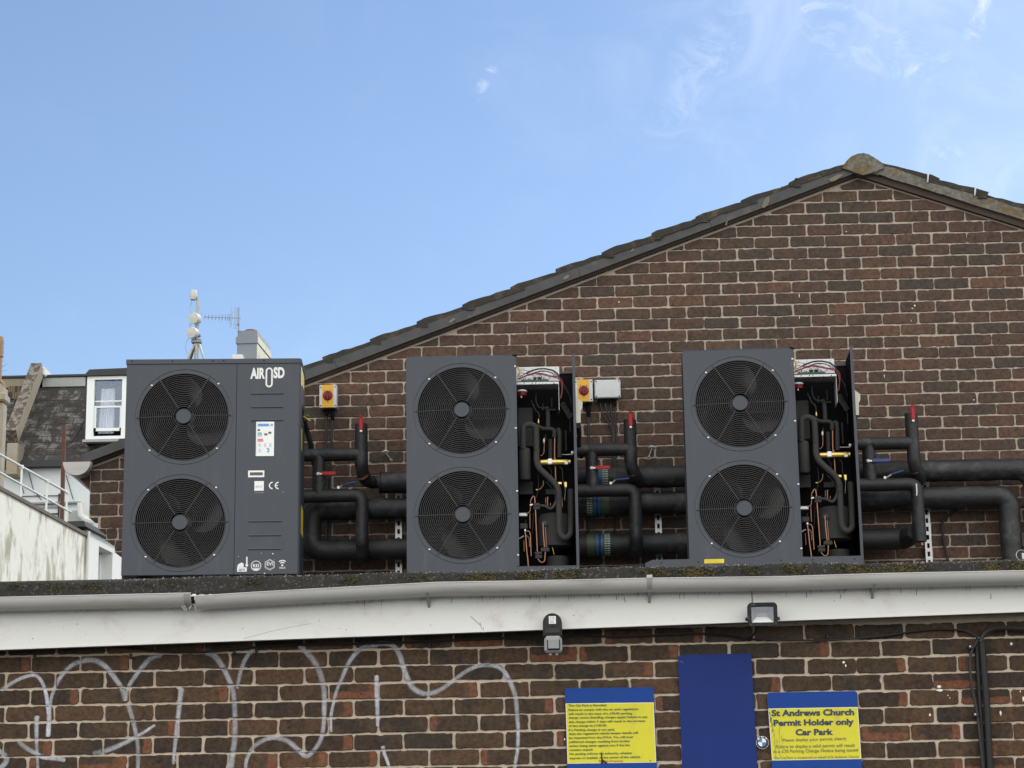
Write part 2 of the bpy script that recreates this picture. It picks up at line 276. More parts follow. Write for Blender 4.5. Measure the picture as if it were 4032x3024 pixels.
# ------------------------------------------------------------------ scene graph helpers
def thing(name, label, cat, loc=(0, 0, 0), group=None, rz=0):
    o = bpy.data.objects.new(name, None); COL.objects.link(o); o.location = loc; o.rotation_euler.z = rz
    o.empty_display_size = .1
    o['label'] = label; o['category'] = cat
    if group: o['group'] = group
    return o
def tag(o, label, cat, group=None):
    o['label'] = label; o['category'] = cat
    if group: o['group'] = group
    return o
def rootloc(p):
    v = V((0, 0, 0))
    while p is not None: v += p.location; p = p.parent
    return v
CAPH = [.7]
class MB:
    def __init__(s): s.v = []; s.f = []; s.m = []; s.mats = []; s.uv = {}
    def mi(s, mat):
        if mat not in s.mats: s.mats.append(mat)
        return s.mats.index(mat)
    def add(s, vs, fs, mat, uvs=None):
        o = len(s.v); k = s.mi(mat); s.v += [V(p) for p in vs]
        for i, fc in enumerate(fs):
            if uvs: s.uv[len(s.f)] = [uvs[j] for j in fc]
            s.f.append([o+j for j in fc]); s.m.append(k)
        return s
    def box(s, a, b, mat, bev=0, F=None):
        x0, y0, z0 = [min(p, q) for p, q in zip(a, b)]; x1, y1, z1 = [max(p, q) for p, q in zip(a, b)]
        if bev <= 0:
            vs = [(x, y, z) for x in (x0, x1) for y in (y0, y1) for z in (z0, z1)]
            fs = [(0, 1, 3, 2), (4, 6, 7, 5), (0, 4, 5, 1), (2, 3, 7, 6), (0, 2, 6, 4), (1, 5, 7, 3)]
        else:
            vs = []; idx = {}
            for i, x in enumerate((x0, x1)):
                for j, y in enumerate((y0, y1)):
                    for k, z in enumerate((z0, z1)):
                        dx = bev if i == 0 else -bev; dy = bev if j == 0 else -bev; dz = bev if k == 0 else -bev
                        for ax, p in enumerate(((x, y+dy, z+dz), (x+dx, y, z+dz), (x+dx, y+dy, z))):
                            idx[i, j, k, ax] = len(vs); vs.append(p)
            I = idx; fs = []
            for ax in range(3):
                for e in (0, 1):
                    q = []
                    for p, r in ((0, 0), (1, 0), (1, 1), (0, 1)):
                        c3 = [p, r]; c3.insert(ax, e); q.append(I[(*c3, ax)])
                    fs.append(q)
            for ax in range(3):
                o1, o2 = [q for q in range(3) if q != ax]
                for p in (0, 1):
                    for r in (0, 1):
                        def cc(e):
                            c3 = [0, 0, 0]; c3[ax] = e; c3[o1] = p; c3[o2] = r; return tuple(c3)
                        fs.append([I[(*cc(0), o1)], I[(*cc(1), o1)], I[(*cc(1), o2)], I[(*cc(0), o2)]])
            for i in (0, 1):
                for j in (0, 1):
                    for k in (0, 1): fs.append([I[i, j, k, 0], I[i, j, k, 1], I[i, j, k, 2]])
        if F: vs = [F(V(p)) for p in vs]
        return s.add(vs, fs, mat)
    def quad(s, a, b, c, d, mat, uvs=None): return s.add([a, b, c, d], [(0, 1, 2, 3)], mat, uvs)
    def prism(s, poly, off, mat, capmat=None):
        """planar polygon (3D points) extruded by off"""
        n = len(poly); P = [V(p) for p in poly]; O = V(off)
        s.add(P + [p+O for p in P], [[i, (i+1) % n, n+(i+1) % n, n+i] for i in range(n)], mat)
        s.add(P + [p+O for p in P], [list(range(n))[::-1], [n+i for i in range(n)]], capmat or mat)
        return s
    def tube(s, path, r, mat, n=10, caps=True, close=False):
        P = [V(p) for p in path]; m = len(P)
        if m < 2: return s
        rr = r if isinstance(r, (list, tuple)) else [r]*m
        vs = []; up = None
        for i in range(m):
            a = P[i-1] if (i > 0 or close) else P[i]; c = P[(i+1) % m] if (i < m-1 or close) else P[i]
            tdir = (c-a)
            if tdir.length < 1e-9: tdir = V((0, 0, 1))
            tdir.normalize()
            if up is None:
                up = V((0, 0, 1)) if abs(tdir.z) < .9 else V((0, 1, 0))
            up = (up - tdir*up.dot(tdir))
            if up.length < 1e-6: up = tdir.orthogonal()
            up.normalize(); sd = tdir.cross(up)
            for j in range(n):
                a2 = 2*math.pi*j/n; vs.append(P[i] + up*(math.cos(a2)*rr[i]) + sd*(math.sin(a2)*rr[i]))
        fs = []
        for i in range(m if close else m-1):
            for j in range(n):
                i2 = (i+1) % m
                fs.append([i*n+j, i*n+(j+1) % n, i2*n+(j+1) % n, i2*n+j])
        if caps and not close: fs += [list(range(n))[::-1], [(m-1)*n+j for j in range(n)]]
        return s.add(vs, fs, mat)
    def lathe(s, prof, O, axis, mat, n=24):
        """profile of (radius, height along axis) about the line through O"""
        A = V(axis).normalized(); B = A.orthogonal().normalized(); Cx = A.cross(B); O = V(O); vs = []
        for r, h in prof:
            for j in range(n):
                a = 2*math.pi*j/n; vs.append(O + A*h + (B*math.cos(a)+Cx*math.sin(a))*r)
        fs = [[i*n+j, i*n+(j+1) % n, (i+1)*n+(j+1) % n, (i+1)*n+j] for i in range(len(prof)-1) for j in range(n)]
        if prof[0][0] > 1e-5: fs.append(list(range(n))[::-1])
        if prof[-1][0] > 1e-5: fs.append([(len(prof)-1)*n+j for j in range(n)])
        return s.add(vs, fs, mat)
    def torus(s, O, R_, r, ex, ez, mat, n=48, k=5):
        O = V(O); path = [O + V(ex)*(R_*math.cos(2*math.pi*i/n)) + V(ez)*(R_*math.sin(2*math.pi*i/n)) for i in range(n)]
        return s.tube(path, r, mat, k, close=True)
    def ico(s, p, r, mat, sq=(1, 1, 1)):
        g = (1+5**.5)/2
        vs = [V(q).normalized() for q in ((-1, g, 0), (1, g, 0), (-1, -g, 0), (1, -g, 0), (0, -1, g), (0, 1, g), (0, -1, -g), (0, 1, -g), (g, 0, -1), (g, 0, 1), (-g, 0, -1), (-g, 0, 1))]
        fs = [(0, 11, 5), (0, 5, 1), (0, 1, 7), (0, 7, 10), (0, 10, 11), (1, 5, 9), (5, 11, 4), (11, 10, 2), (10, 7, 6), (7, 1, 8), (3, 9, 4), (3, 4, 2), (3, 2, 6), (3, 6, 8), (3, 8, 9), (4, 9, 5), (2, 4, 11), (6, 2, 10), (8, 6, 7), (9, 8, 1)]
        return s.add([V(p) + V((q.x*sq[0], q.y*sq[1], q.z*sq[2]))*r*random.uniform(.75, 1.2) for q in vs], fs, mat)
    def text(s, txt, A, B, cap, nrm, mat, bold=0.0, fit=True, align='L', lift=.0012):
        """line of lettering on the baseline A->B, cap height cap, standing off along nrm"""
        cu = bpy.data.curves.new('lettering', 'FONT'); cu.body = txt; cu.size = 1; cu.resolution_u = 3; cu.offset = bold
        o = bpy.data.objects.new('lettering', cu); COL.objects.link(o)
        dg = bpy.context.evaluated_depsgraph_get(); dg.update()
        me = bpy.data.meshes.new_from_object(o.evaluated_get(dg))
        vs = [v.co.copy() for v in me.vertices]; fs = [list(p.vertices) for p in me.polygons]
        bpy.data.objects.remove(o); bpy.data.curves.remove(cu); bpy.data.meshes.remove(me)
        if not vs: return s
        x0 = min(v.x for v in vs); x1 = max(v.x for v in vs); A = V(A); B = V(B); L = (B-A).length; capu = CAPH[0]
        ex = (B-A).normalized(); N = V(nrm).normalized(); ez = N.cross(ex)*-1 if False else ex.cross(N)*-1
        ez = N.cross(ex); sx = L/(x1-x0) if fit else cap/capu; sz = cap/capu
        s.add([A + ex*((v.x-x0)*sx) + ez*(v.y*sz) + N*lift for v in vs], fs, mat)
        return s
    def build(s, name, parent=None, local=False, ang=35, org=None):
        off = V((0, 0, 0)) if local else (rootloc(parent) if parent is not None else V(org or (0, 0, 0)))
        me = bpy.data.meshes.new(name); me.from_pydata([tuple(v-off) for v in s.v], [], s.f)
        for mname in s.mats: me.materials.append(MATS[mname])
        me.polygons.foreach_set('material_index', s.m)
        if s.uv:
            ul = me.uv_layers.new(name='UVMap')
            for pi, uvs in s.uv.items():
                p = me.polygons[pi]
                for li, q in zip(p.loop_indices, uvs): ul.data[li].uv = q
        me.polygons.foreach_set('use_smooth', [True]*len(s.f)); me.update()
        me.set_sharp_from_angle(angle=rad(ang))
        o = bpy.data.objects.new(name, me); COL.objects.link(o)
        if parent is not None: o.parent = parent
        elif org is not None: o.location = org
        return o
def fillet(path, r, k=7):
    """round the corners of a polyline"""
    P = [V(p) for p in path]; out = [P[0]]
    for i in range(1, len(P)-1):
        a, b_, c = P[i-1], P[i], P[i+1]; d1 = (a-b_); d2 = (c-b_)
        q = min(r, d1.length*.49, d2.length*.49); p1 = b_ + d1.normalized()*q; p2 = b_ + d2.normalized()*q
        for j in range(k+1):
            u = j/k; out.append(p1*(1-u)**2 + b_*2*u*(1-u) + p2*u*u)
    out.append(P[-1]); return out
def spline(pts, k=8):
    P = [V(p) for p in pts]; out = []
    for i in range(len(P)-1):
        p0 = P[max(0, i-1)]; p1 = P[i]; p2 = P[i+1]; p3 = P[min(len(P)-1, i+2)]
        for j in range(k):
            u = j/k
            out.append(.5*((2*p1) + (p2-p0)*u + (2*p0-5*p1+4*p2-p3)*u*u + (3*p1-p0-3*p2+p3)*u**3))
    out.append(P[-1]); return out
def copy_tree(o, parent=None):
    c = o.copy(); COL.objects.link(c)
    if parent is not None: c.parent = parent
    for ch in list(o.children): copy_tree(ch, c)
    return c
_cu = bpy.data.curves.new('lettering', 'FONT'); _cu.body = 'H'; _cu.size = 1; _o = bpy.data.objects.new('lettering', _cu); COL.objects.link(_o)
_dg = bpy.context.evaluated_depsgraph_get(); _dg.update(); CAPH[0] = max(c[1] for c in _o.evaluated_get(_dg).bound_box)
bpy.data.objects.remove(_o); bpy.data.curves.remove(_cu)
EX, EY, EZ = V((1, 0, 0)), V((0, 1, 0)), V((0, 0, 1))

# ------------------------------------------------------------------ ground
g = MB(); g.quad((-300, -300, 0), (300, -300, 0), (300, 500, 0), (-300, 500, 0), 'asphalt')
go = g.build('ground'); go['kind'] = 'structure'; go['label'] = 'car park asphalt in front of the brick building'

# ------------------------------------------------------------------ brickwork
def clip(poly, p, n):
    """keep the part of a 2D polygon where (q-p).n >= 0"""
    o = []
    for i in range(len(poly)):
        a, b_ = poly[i], poly[(i+1) % len(poly)]
        da = (a[0]-p[0])*n[0]+(a[1]-p[1])*n[1]; db = (b_[0]-p[0])*n[0]+(b_[1]-p[1])*n[1]
        if da >= 0: o.append(a)
        if da*db < 0:
            u = da/(da-db); o.append((a[0]+(b_[0]-a[0])*u, a[1]+(b_[1]-a[1])*u))
    return o
def area(poly): return .5*sum(a[0]*b_[1]-b_[0]*a[1] for a, b_ in zip(poly, poly[1:]+poly[:1]))
def brick_outline(x0, x1, z0, z1, rnd):
    r = rnd.uniform(.004, .010); pts = []
    def edge(a, b_, nrm):
        L = math.dist(a, b_); k = max(2, int(L/.017)); ph = rnd.uniform(0, 6.3); w = rnd.uniform(.4, 1.1)*.0011
        for i in range(k+1):
            u = i/k; j = math.sin(ph+u*5.1)*w + rnd.gauss(0, .0009) - (rnd.uniform(.001, .005) if rnd.random() < .05 else 0)
            pts.append((a[0]+(b_[0]-a[0])*u + nrm[0]*j, a[1]+(b_[1]-a[1])*u + nrm[1]*j))
    edge((x0+r, z0), (x1-r, z0), (0, -1)); edge((x1, z0+r), (x1, z1-r), (1, 0))
    edge((x1-r, z1), (x0+r, z1), (0, 1)); edge((x0, z1-r), (x0, z0+r), (-1, 0))
    return pts
def brickwork(mb, xj, zj, rows, cols, Y, mat, rnd, clips=(), xlim=None, rec=.007):
    """stretcher bond: row r's perpends at xj+.225(k+.5*(r%2)), its middle at zj-.075r"""
    rects = []
    for r in rows:
        zc = zj-.075*r
        for k in cols:
            x0 = xj+.225*(k+.5*(r % 2))+.0050; x1 = x0+.225-.010; z0 = zc-.0328; z1 = zc+.0328
            if xlim:
                lo, hi = xlim(zc)
                if x1 < lo+.03 or x0 > hi-.03: continue
                x0 = max(x0, lo); x1 = min(x1, hi)
            dx = rnd.gauss(0, .0016); dz = rnd.gauss(0, .0012)
            pts = brick_outline(x0+dx, x1+dx, z0+dz, z1+dz, rnd)
            for p, n in clips: pts = clip(pts, p, n) if pts else pts
            if len(pts) < 5 or area(pts) < .0011: continue
            rects.append((x0, x1, z0, z1))
            n_ = len(pts); dy = rnd.gauss(0, .0008); tl = rnd.gauss(0, .003); tz = rnd.gauss(0, .006)
            xm, zm = (x0+x1)/2, (z0+z1)/2
            def yy(p): return Y + dy + (p[0]-xm)*tl + (p[1]-zm)*tz
            inner = []
            for i in range(n_):
                a, b_ = pts[i-1], pts[(i+1) % n_]; tx, tzv = b_[0]-a[0], b_[1]-a[1]; L = math.hypot(tx, tzv) or 1
                inner.append((pts[i][0]-tzv/L*.0020, pts[i][1]+tx/L*.0020))
            vs = [(p[0], Y+rec+.004, p[1]) for p in pts] + [(p[0], yy(p)+.0018, p[1]) for p in pts] + [(p[0], yy(p), p[1]) for p in inner]
            uv = [((p[0]-x0)/(x1-x0), (p[1]-z0)/(z1-z0)) for p in pts]*2 + [((p[0]-x0)/(x1-x0), (p[1]-z0)/(z1-z0)) for p in inner]
            fs = [[q*n_+i, q*n_+(i+1) % n_, (q+1)*n_+(i+1) % n_, (q+1)*n_+i] for q in (0, 1) for i in range(n_)] + [[2*n_+i for i in range(n_)]]
            mb.add(vs, fs, mat, uv)
    return rects

# ------------------------------------------------------------------ front garage with flat roof
YF = 9.8144
garage = thing('flat_roofed_building', 'low dark brick building with white fascia and flat mossy roof, graffiti on its wall', 'building', (0, 10, 0))
rnd = random.Random(3)
wall = MB()
LX, LZ = 1.0954, 1.6+1.14297
lrects = brickwork(wall, LX, LZ, range(-1, 8), range(-23, 17), YF, 'brick_lower', rnd)
brickwork(wall, LX, LZ, range(8, 36), range(-23, 17), YF, 'brick_lower', random.Random(5)) if False else None
wall.quad((-4.1, YF+.0065, 0), (4.9, YF+.0065, 0), (4.9, YF+.0065, 2.93), (-4.1, YF+.0065, 2.93), 'mortar_lower')
wall.box((-4.1, YF+.02, 0), (4.9, YF+.24, 2.93), 'mortar_lower')
wall.box((-4.1, YF+.24, 0), (-3.88, 13.38, 3.05), 'mortar_lower'); wall.box((4.68, YF+.24, 0), (4.9, 13.38, 3.05), 'mortar_lower')
# lower courses below the picture, plain size
brickwork(wall, LX, LZ, range(8, 36), range(-23, 17), YF, 'brick_lower', random.Random(5))
mk = MB()
# fascia, soffit
fz = lambda x: 2.8461+.0178*x
fa = MB()
for x0, x1 in ((-4.15, .745), (.749, 5.0)):
    P = [(x0, 9.69, fz(x0)), (x1, 9.69, fz(x1)), (x1, 9.69, 3.030), (x0, 9.69, 3.030)]
    fa.prism(P, (0, .022, 0), 'fascia_paint')
    fa.prism([(x0, 9.688, fz(x0)-.004), (x1, 9.688, fz(x1)-.004), (x1, 9.688, fz(x1)+.003), (x0, 9.688, fz(x0)+.003)], (0, .03, 0), 'fascia_paint')
so = MB(); so.prism([(-4.15, 9.72, fz(-4.15)+.006), (5, 9.72, fz(5)+.006), (5, 9.72, fz(5)+.014), (-4.15, 9.72, fz(-4.15)+.014)], (0, .1, 0), 'dark_metal'); so.build('soffit', garage)
# scratches and specks on the fascia
def scr(pts, wd, mat='coping'):
    P = [at(x, y, 9.689) for x, y in pts]
    for a, b_ in zip(P, P[1:]):
        d = (b_-a); n = V((-d.z, 0, d.x)).normalized()*wd*.5
        mk.quad(a-n, b_-n, b_+n, a+n, mat)
rs = random.Random(11)
for i in range(230):
    x = rs.uniform(0, 4032); yb = 2555-.0372*x; y = yb - rs.uniform(10, 150); q = rs.uniform(.8, 2.6)*(1 if rs.random() < .85 else 1.8)
    if 2130 < x < 2220 or 2930 < x < 3070: continue
    P = at(x, y, 9.689); e = .0011*q/2
    mk.add([P+V((e*math.cos(a)*rs.uniform(.6, 1.3), 0, e*math.sin(a)*rs.uniform(.6, 1.6))) for a in [j*1.047 for j in range(6)]], [(0, 1, 2, 3, 4, 5)], 'coping')
for i in range(150):
    x = rs.uniform(0, 4032); y = 2390-.0235*x+rs.uniform(-4, 10)
    if 2130 < x < 2220 or 2930 < x < 3070: continue
    scr([(x, y), (x+rs.uniform(-2, 2), y+rs.uniform(6, 26))], rs.uniform(.0006, .0022), rs.choice(['coping', 'lead', 'lead', 'grime']))
for x, y in ((1432, 2371), (2425, 2350), (2088, 2345), (3175, 2340), (3310, 2345), (3610, 2330), (3900, 2345), (2460, 2360), (2515, 2330), (2150, 2343)):
    scr([(x, y-8), (x+rs.uniform(-4, 4), y), (x+rs.uniform(-3, 6), y+14)], .0022, 'felt')
scr([(1853, 2427), (1875, 2447), (1893, 2462)], .004, 'lead'); scr([(1890, 2450), (1897, 2478)], .002, 'lead'); scr([(1902, 2470), (1904, 2492)], .003, 'lead')
scr([(958, 2515), (1050, 2490), (1150, 2468), (1225, 2455)], .0015, 'lead')
o_ = len(fa.v); cm = [fa.mi(q) for q in mk.mats]; fa.v += mk.v; fa.f += [[q+o_ for q in f_] for f_ in mk.f]; fa.m += [cm[q] for q in mk.m]
fao = fa.build('fascia', garage)
# felt roof with kerb
kb = MB(); NX = 520; x0, x1 = -4.2, 5.05; rk = random.Random(21)
rowsz = [(9.70, 3.005), (9.688, 3.034), (9.694, 3.055), (9.698, 3.075), (9.700, 3.095), (9.705, 3.108), (9.720, 3.113), (9.745, 3.114)]
def ktop(x): return .004*math.sin(x*2.3)+.003*math.sin(x*7.1+1) + (-.012 if x < -2 else 0) + (-.012*max(0, min(1, (-1.2-x)/.8)) if x >= -2 else 0)
kv = []
for i in range(NX+1):
    x = x0+(x1-x0)*i/NX
    for j, (y, z) in enumerate(rowsz):
        kv.append((x+rk.gauss(0, .003), y+rk.gauss(0, .0022), z+rk.gauss(0, .0025)*(1 if j > 0 else 0) + (ktop(x) if j > 2 else 0)))
nr = len(rowsz)
kb.add(kv, [[i*nr+j, (i+1)*nr+j, (i+1)*nr+j+1, i*nr+j+1] for i in range(NX) for j in range(nr-1)], 'felt')
kb.prism([(x0, 9.745, 3.112), (x0, 13.38, 3.31), (x0, 13.38, 3.10), (x0, 9.745, 2.98)], (x1-x0, 0, 0), 'deck')
roofo = kb.build('felt_roof', garage, ang=60)
ms = MB(); rm = random.Random(5)
def mosspatch(px, wpx, dens, dry):
    for i in range(dens):
        x = px+rm.gauss(0, wpx*.30); hh = rm.betavariate(2, 2.4)
        z = 3.055+.055*hh; X = at(x, 2240, 9.7).x
        ms.ico((X, 9.699-rm.uniform(0, .006), z+ktop(X)), rm.uniform(.0022, .0066), 'moss_dry' if rm.random() < dry else 'moss', (1, .8, .8))
for px, wd, n_, dr in ((230, 170, 120, .3), (60, 80, 40, .1), (370, 70, 60, .4), (1000, 60, 50, .2), (1380, 60, 60, .4), (1900, 150, 260, .55), (2080, 90, 160, .5), (2230, 90, 150, .5), (2580, 120, 150, .4), (2740, 130, 320, .65), (2960, 80, 90, .3), (3120, 110, 160, .45), (3380, 130, 300, .5), (3560, 150, 360, .65), (3905, 70, 180, .75), (4010, 60, 120, .6), (620, 200, 50, .1), (1650, 120, 60, .3)):
    mosspatch(px, wd, n_, dr)
mo = ms.build('moss', roofo); mo['kind'] = 'stuff'
gr = MB()
for i in range(900):
    px = rm.uniform(430, 4032); X = at(px, 2240, 9.7).x
    gr.ico((X, 9.705+rm.uniform(-.004, .03), 3.112+ktop(X)+rm.uniform(-.006, .003)), rm.uniform(.0012, .0032)*(1.6 if rm.random() < .08 else 1), 'grit' if rm.random() < .7 else 'felt')
g2 = gr.build('roof_grit', roofo); g2['kind'] = 'stuff'
# gutters
def gutter(pts, name, close_left=False):
    mb = MB(); P = [at(x, y, 9.57) for x, y in pts]; n = 12; R1, R2 = .054, .0505; vs = []
    for p in P:
        c = V((p.x, 9.57+R1, p.z-.006))
        for rr, sgn in ((R1, 1), (R2, -1)):
            for j in range(n+1):
                a = math.pi*j/n if sgn > 0 else math.pi*(1-j/n)
                vs.append(c + V((0, -math.cos(a)*rr, -math.sin(a)*rr)))
    q = 2*(n+1); fs = []
    for i in range(len(P)-1):
        for j in range(q): fs.append([i*q+j, (i+1)*q+j, (i+1)*q+(j+1) % q, i*q+(j+1) % q])
    fs += [list(range(q)), [(len(P)-1)*q+j for j in range(q)][::-1]]
    mb.add(vs, fs, 'gutter_plastic')
    for p0, p1 in zip(P, P[1:]): mb.tube([p0+V((0, .001, -.006)), p1+V((0, .001, -.006))], .003, 'gutter_plastic', 6)
    return mb.build(name, garage)
gl_ = gutter([(-1350, 2378), (0, 2347), (400, 2338), (751, 2330)], 'gutter')
grt = gutter([(768, 2342), (1000, 2327), (1400, 2305), (1721, 2288), (2100, 2282), (2552, 2272), (3100, 2265), (3447, 2254), (4032, 2242), (6300, 2190)], 'gutter')
def half_ring(mb, c, r0, r1, w_, mat, a0=0, a1=math.pi):
    n = 14; vs = []
    for xx in (-w_/2, w_/2):
        for rr in (r0, r1):
            for j in range(n+1):
                a = a0+(a1-a0)*j/n; vs.append(V(c)+V((xx, -math.cos(a)*rr, -math.sin(a)*rr)))
    k = n+1; fs = []
    for j in range(n): fs += [[k+j, k+j+1, 3*k+j+1, 3*k+j], [j, j+1, k+j+1, k+j], [2*k+j, 3*k+j, 3*k+j+1, 2*k+j+1]]
    mb.add(vs, fs, mat)
for px, py, full in ((1681, 2290, 0), (2557, 2271, 1), (3443, 2254, 0)):
    b_ = MB(); p = at(px, py, 9.57); c = (p.x, 9.624, p.z)
    half_ring(b_, c, .0545, .060, .022 if full else .012, 'lead' if full else 'sensor_grey', 0 if full else .9)
    b_.prism([(p.x-.006, 9.688, p.z-.10), (p.x-.006, 9.688, p.z-.02), (p.x-.006, 9.625, p.z-.058), (p.x-.006, 9.66, p.z-.07)], (.012, 0, 0), 'sensor_grey')
    if full: b_.box((p.x-.013, 9.562, p.z-.008), (p.x+.013, 9.572, p.z+.008), 'gutter_plastic', .002)
    b_.build('gutter_bracket', garage)
b_ = MB(); p = at(735, 2332, 9.57)
half_ring(b_, (p.x, 9.624, p.z), .0545, .060, .026, 'sensor_grey', .15)
half_ring(b_, (p.x+.022, 9.628, p.z-.008), .045, .0475, .02, 'dark_metal', .2, 2.9)
for a, q in (((752, 2368), (775, 2395)), ((758, 2362), (772, 2402)), ((722, 2380), (735, 2402)), ((716, 2386), (728, 2404)), ((745, 2398), (760, 2376))):
    b_.tube([at(*a, 9.60), at(*q, 9.61)], .003, 'gutter_plastic', 5)
b_.build('broken_union_bracket', garage)['label'] = 'snapped gutter union left hanging in the gap between two gutter lengths'
def splat(mb, items, Y):
    r_ = random.Random(9)
    for px, py, w_, h_ in items:
        p = at(px, py, Y); k = 9
        mb.prism([p+V((w_*.0005*math.cos(j*6.283/k)*r_.uniform(.6, 1.15), 0, h_*.0006*math.sin(j*6.283/k)*r_.uniform(.6, 1.15))) for j in range(k)], (0, .002, 0), 'droppings')
LOWER_SPLATS = [(3698, 2704, 22, 14), (3700, 2718, 34, 10), (3322, 2608, 14, 12), (3330, 2620, 8, 12), (3940, 2807, 9, 20), (4030, 2752, 14, 22), (4018, 2722, 6, 8), (3732, 2738, 5, 6), (3740, 2748, 4, 6), (3662, 2815, 10, 10), (3982, 2535, 12, 12), (2223, 2910, 7, 9)]
# graffiti: sprayed strokes that follow brick faces and joints
def wall_depth(x, z):
    for a, b2, c, d in lrects:
        if a < x < b2 and c < z < d: return YF-.0022
    return YF+.0045
gf = MB(); LAYERS = []
def stroke(pts, wpx, op=.62, endop=None):
    P = spline([V((x, y, 0)) for x, y in pts], 14); fine = []
    for a, b2 in zip(P, P[1:]):
        k = max(1, int((b2-a).length/5))
        fine += [a+(b2-a)*(j/k) for j in range(k)]
    fine.append(P[-1]); W = [at(p.x, p.y, YF) for p in fine]; n = 6; vs = []; uv = []; lay = .00012*len(LAYERS); LAYERS.append(1)
    for i, p in enumerate(W):
        d = (W[min(i+1, len(W)-1)]-W[max(i-1, 0)]); d.y = 0
        if d.length < 1e-9: d = V((1, 0, 0))
        d.normalize(); nn_ = V((-d.z, 0, d.x)); u = i/(len(W)-1)
        wd = wpx if not isinstance(wpx, tuple) else wpx[0]+(wpx[1]-wpx[0])*u
        dd = min(i, len(W)-1-i)*5.0/max(1, wd/2); ww = wd/2*.00140*(1+.10*math.sin(i*.05+len(LAYERS)*2.1))*(math.sqrt(max(.02, 1-(1-dd)**2)) if dd < 1 else 1); o_ = op if endop is None else op+(endop-op)*u
        GI = len(gf.v)
        for j in range(n+1):
            q = p+nn_*(ww*(2*j/n-1)); q.y = wall_depth(q.x, q.z)-lay; vs.append(q); uv.append((j/n, o_))
    gf.add(vs, [[i*(n+1)+j, (i+1)*(n+1)+j, (i+1)*(n+1)+j+1, i*(n+1)+j+1] for i in range(len(W)-1) for j in range(n)], 'graffiti_paint', uv)
def c1(*p): return [(x/2.765, 2424+y/2.765) for x, y in p]
def c2(*p): return [(700+x/2.765, 2424+y/2.765) for x, y in p]
def c3(*p): return [(1400+x/2.765, 2424+y/2.765) for x, y in p]
stroke(c1((10, 815), (130, 735), (250, 675), (370, 650), (440, 695), (490, 800), (515, 930), (535, 1100), (530, 1230), (525, 1320)), (17, 19), .75, 1.3)
stroke(c1((530, 1240), (550, 960), (585, 820), (660, 670), (780, 545), (920, 490), (1040, 490), (1150, 555), (1240, 665), (1330, 800), (1370, 930)), (16, 26), .8, .7)
stroke(c1((1370, 930), (1390, 800), (1460, 680), (1550, 560), (1640, 470), (1760, 425)), (14, 24), .8, .6)
stroke(c1((1395, 960), (1440, 1110), (1475, 1260), (1500, 1400), (1505, 1540), (1500, 1700)), 20, .62)
stroke(c1((1690, 1190), (1600, 1250), (1480, 1325), (1330, 1400), (1160, 1470), (1010, 1510)), (14, 24), .95, .5)
stroke(c1((1985, 790), (1965, 880), (1950, 1020), (1930, 1200), (1910, 1380), (1895, 1520), (1890, 1620)), (22, 15), .8, .85)
stroke(c1((405, 1090), (400, 1160), (400, 1330), (405, 1500), (415, 1700)), (22, 15), .85, .6)
stroke(c1((200, 1355), (260, 1420), (360, 1485), (470, 1540), (600, 1555), (715, 1575)), (24, 17), .6, 1.2)
stroke(c1((-20, 1470), (40, 1510), (75, 1570), (30, 1640), (-30, 1680)), 22, .9)
stroke(c2((300, 395), (400, 440), (490, 560), (560, 700), (605, 830), (620, 1000), (625, 1180), (620, 1350), (600, 1500), (575, 1700)), (26, 22), .7)
stroke(c2((870, 370), (790, 400), (720, 510), (675, 650), (650, 800)), (26, 14), .8, .6)
stroke(c2((1320, 320), (1420, 420), (1500, 520), (1560, 660), (1595, 830), (1595, 1020), (1590, 1180), (1560, 1340), (1490, 1460), (1400, 1530), (1310, 1460), (1200, 1370), (1060, 1330), (930, 1360), (820, 1440), (755, 1560), (735, 1700)), (24, 18), .7)
stroke(c2((1670, 1270), (1665, 1140), (1690, 980), (1730, 820), (1790, 680), (1850, 540), (1930, 420), (2040, 340), (2180, 315)), (13, 24), .9, .6)
stroke(c3((170, 325), (300, 305), (410, 330), (480, 430), (520, 560), (570, 700), (640, 800), (760, 850), (900, 820), (1050, 720), (1200, 610), (1330, 550), (1480, 540), (1600, 590), (1680, 720), (1740, 880), (1760, 1100), (1770, 1250), (1765, 1450), (1740, 1600), (1725, 1720)), (24, 17), .72)
stroke(c3((230, 650), (228, 760), (235, 920), (240, 1080), (245, 1210)), (20, 15), 1.0, 1.4)
stroke(c3((295, 1420), (310, 1490), (345, 1580), (385, 1700)), (17, 14), 1.2, 1.1)
splat(wall, LOWER_SPLATS, YF-.0015)
wallo = wall.build('wall', garage)
gfo = gf.build('graffiti', wallo, ang=180); gfo['label'] = 'looping white spray painted letters'

# ------------------------------------------------------------------ cables, lamp, sensor, conduit on the garage
def cab(name, pts, r, label, Yc, group=None, mat='cable_black', fit=True, n=7):
    P = [at(p[0], p[1], p[2] if len(p) > 2 else Yc) for p in pts]
    o = P[0].copy(); mb = MB(); mb.tube(spline(P, 8), r, mat, n)
    ob = mb.build(name, org=o); return tag(ob, label, 'cable', group)
cab('cable', [(250, 2562), (420, 2548), (560, 2558), (640, 2566), (800, 2566), (900, 2558), (1020, 2548), (1130, 2540), (1500, 2532), (1900, 2516), (2060, 2512), (2120, 2520), (2150, 2534)], .0055, 'black cable sagging under the white fascia above the graffiti', YF-.012)
cab('cable', [(2215, 2536), (2232, 2512), (2290, 2498), (2420, 2507), (2600, 2500), (2780, 2494), (2900, 2506), (2960, 2516), (3080, 2520), (3230, 2521), (3330, 2517), (3480, 2504), (3600, 2486), (3700, 2478), (3790, 2483), (3840, 2504), (3852, 2522)], .0045, 'thin black cable running from the motion sensor under the fascia to the black conduit', YF-.014)
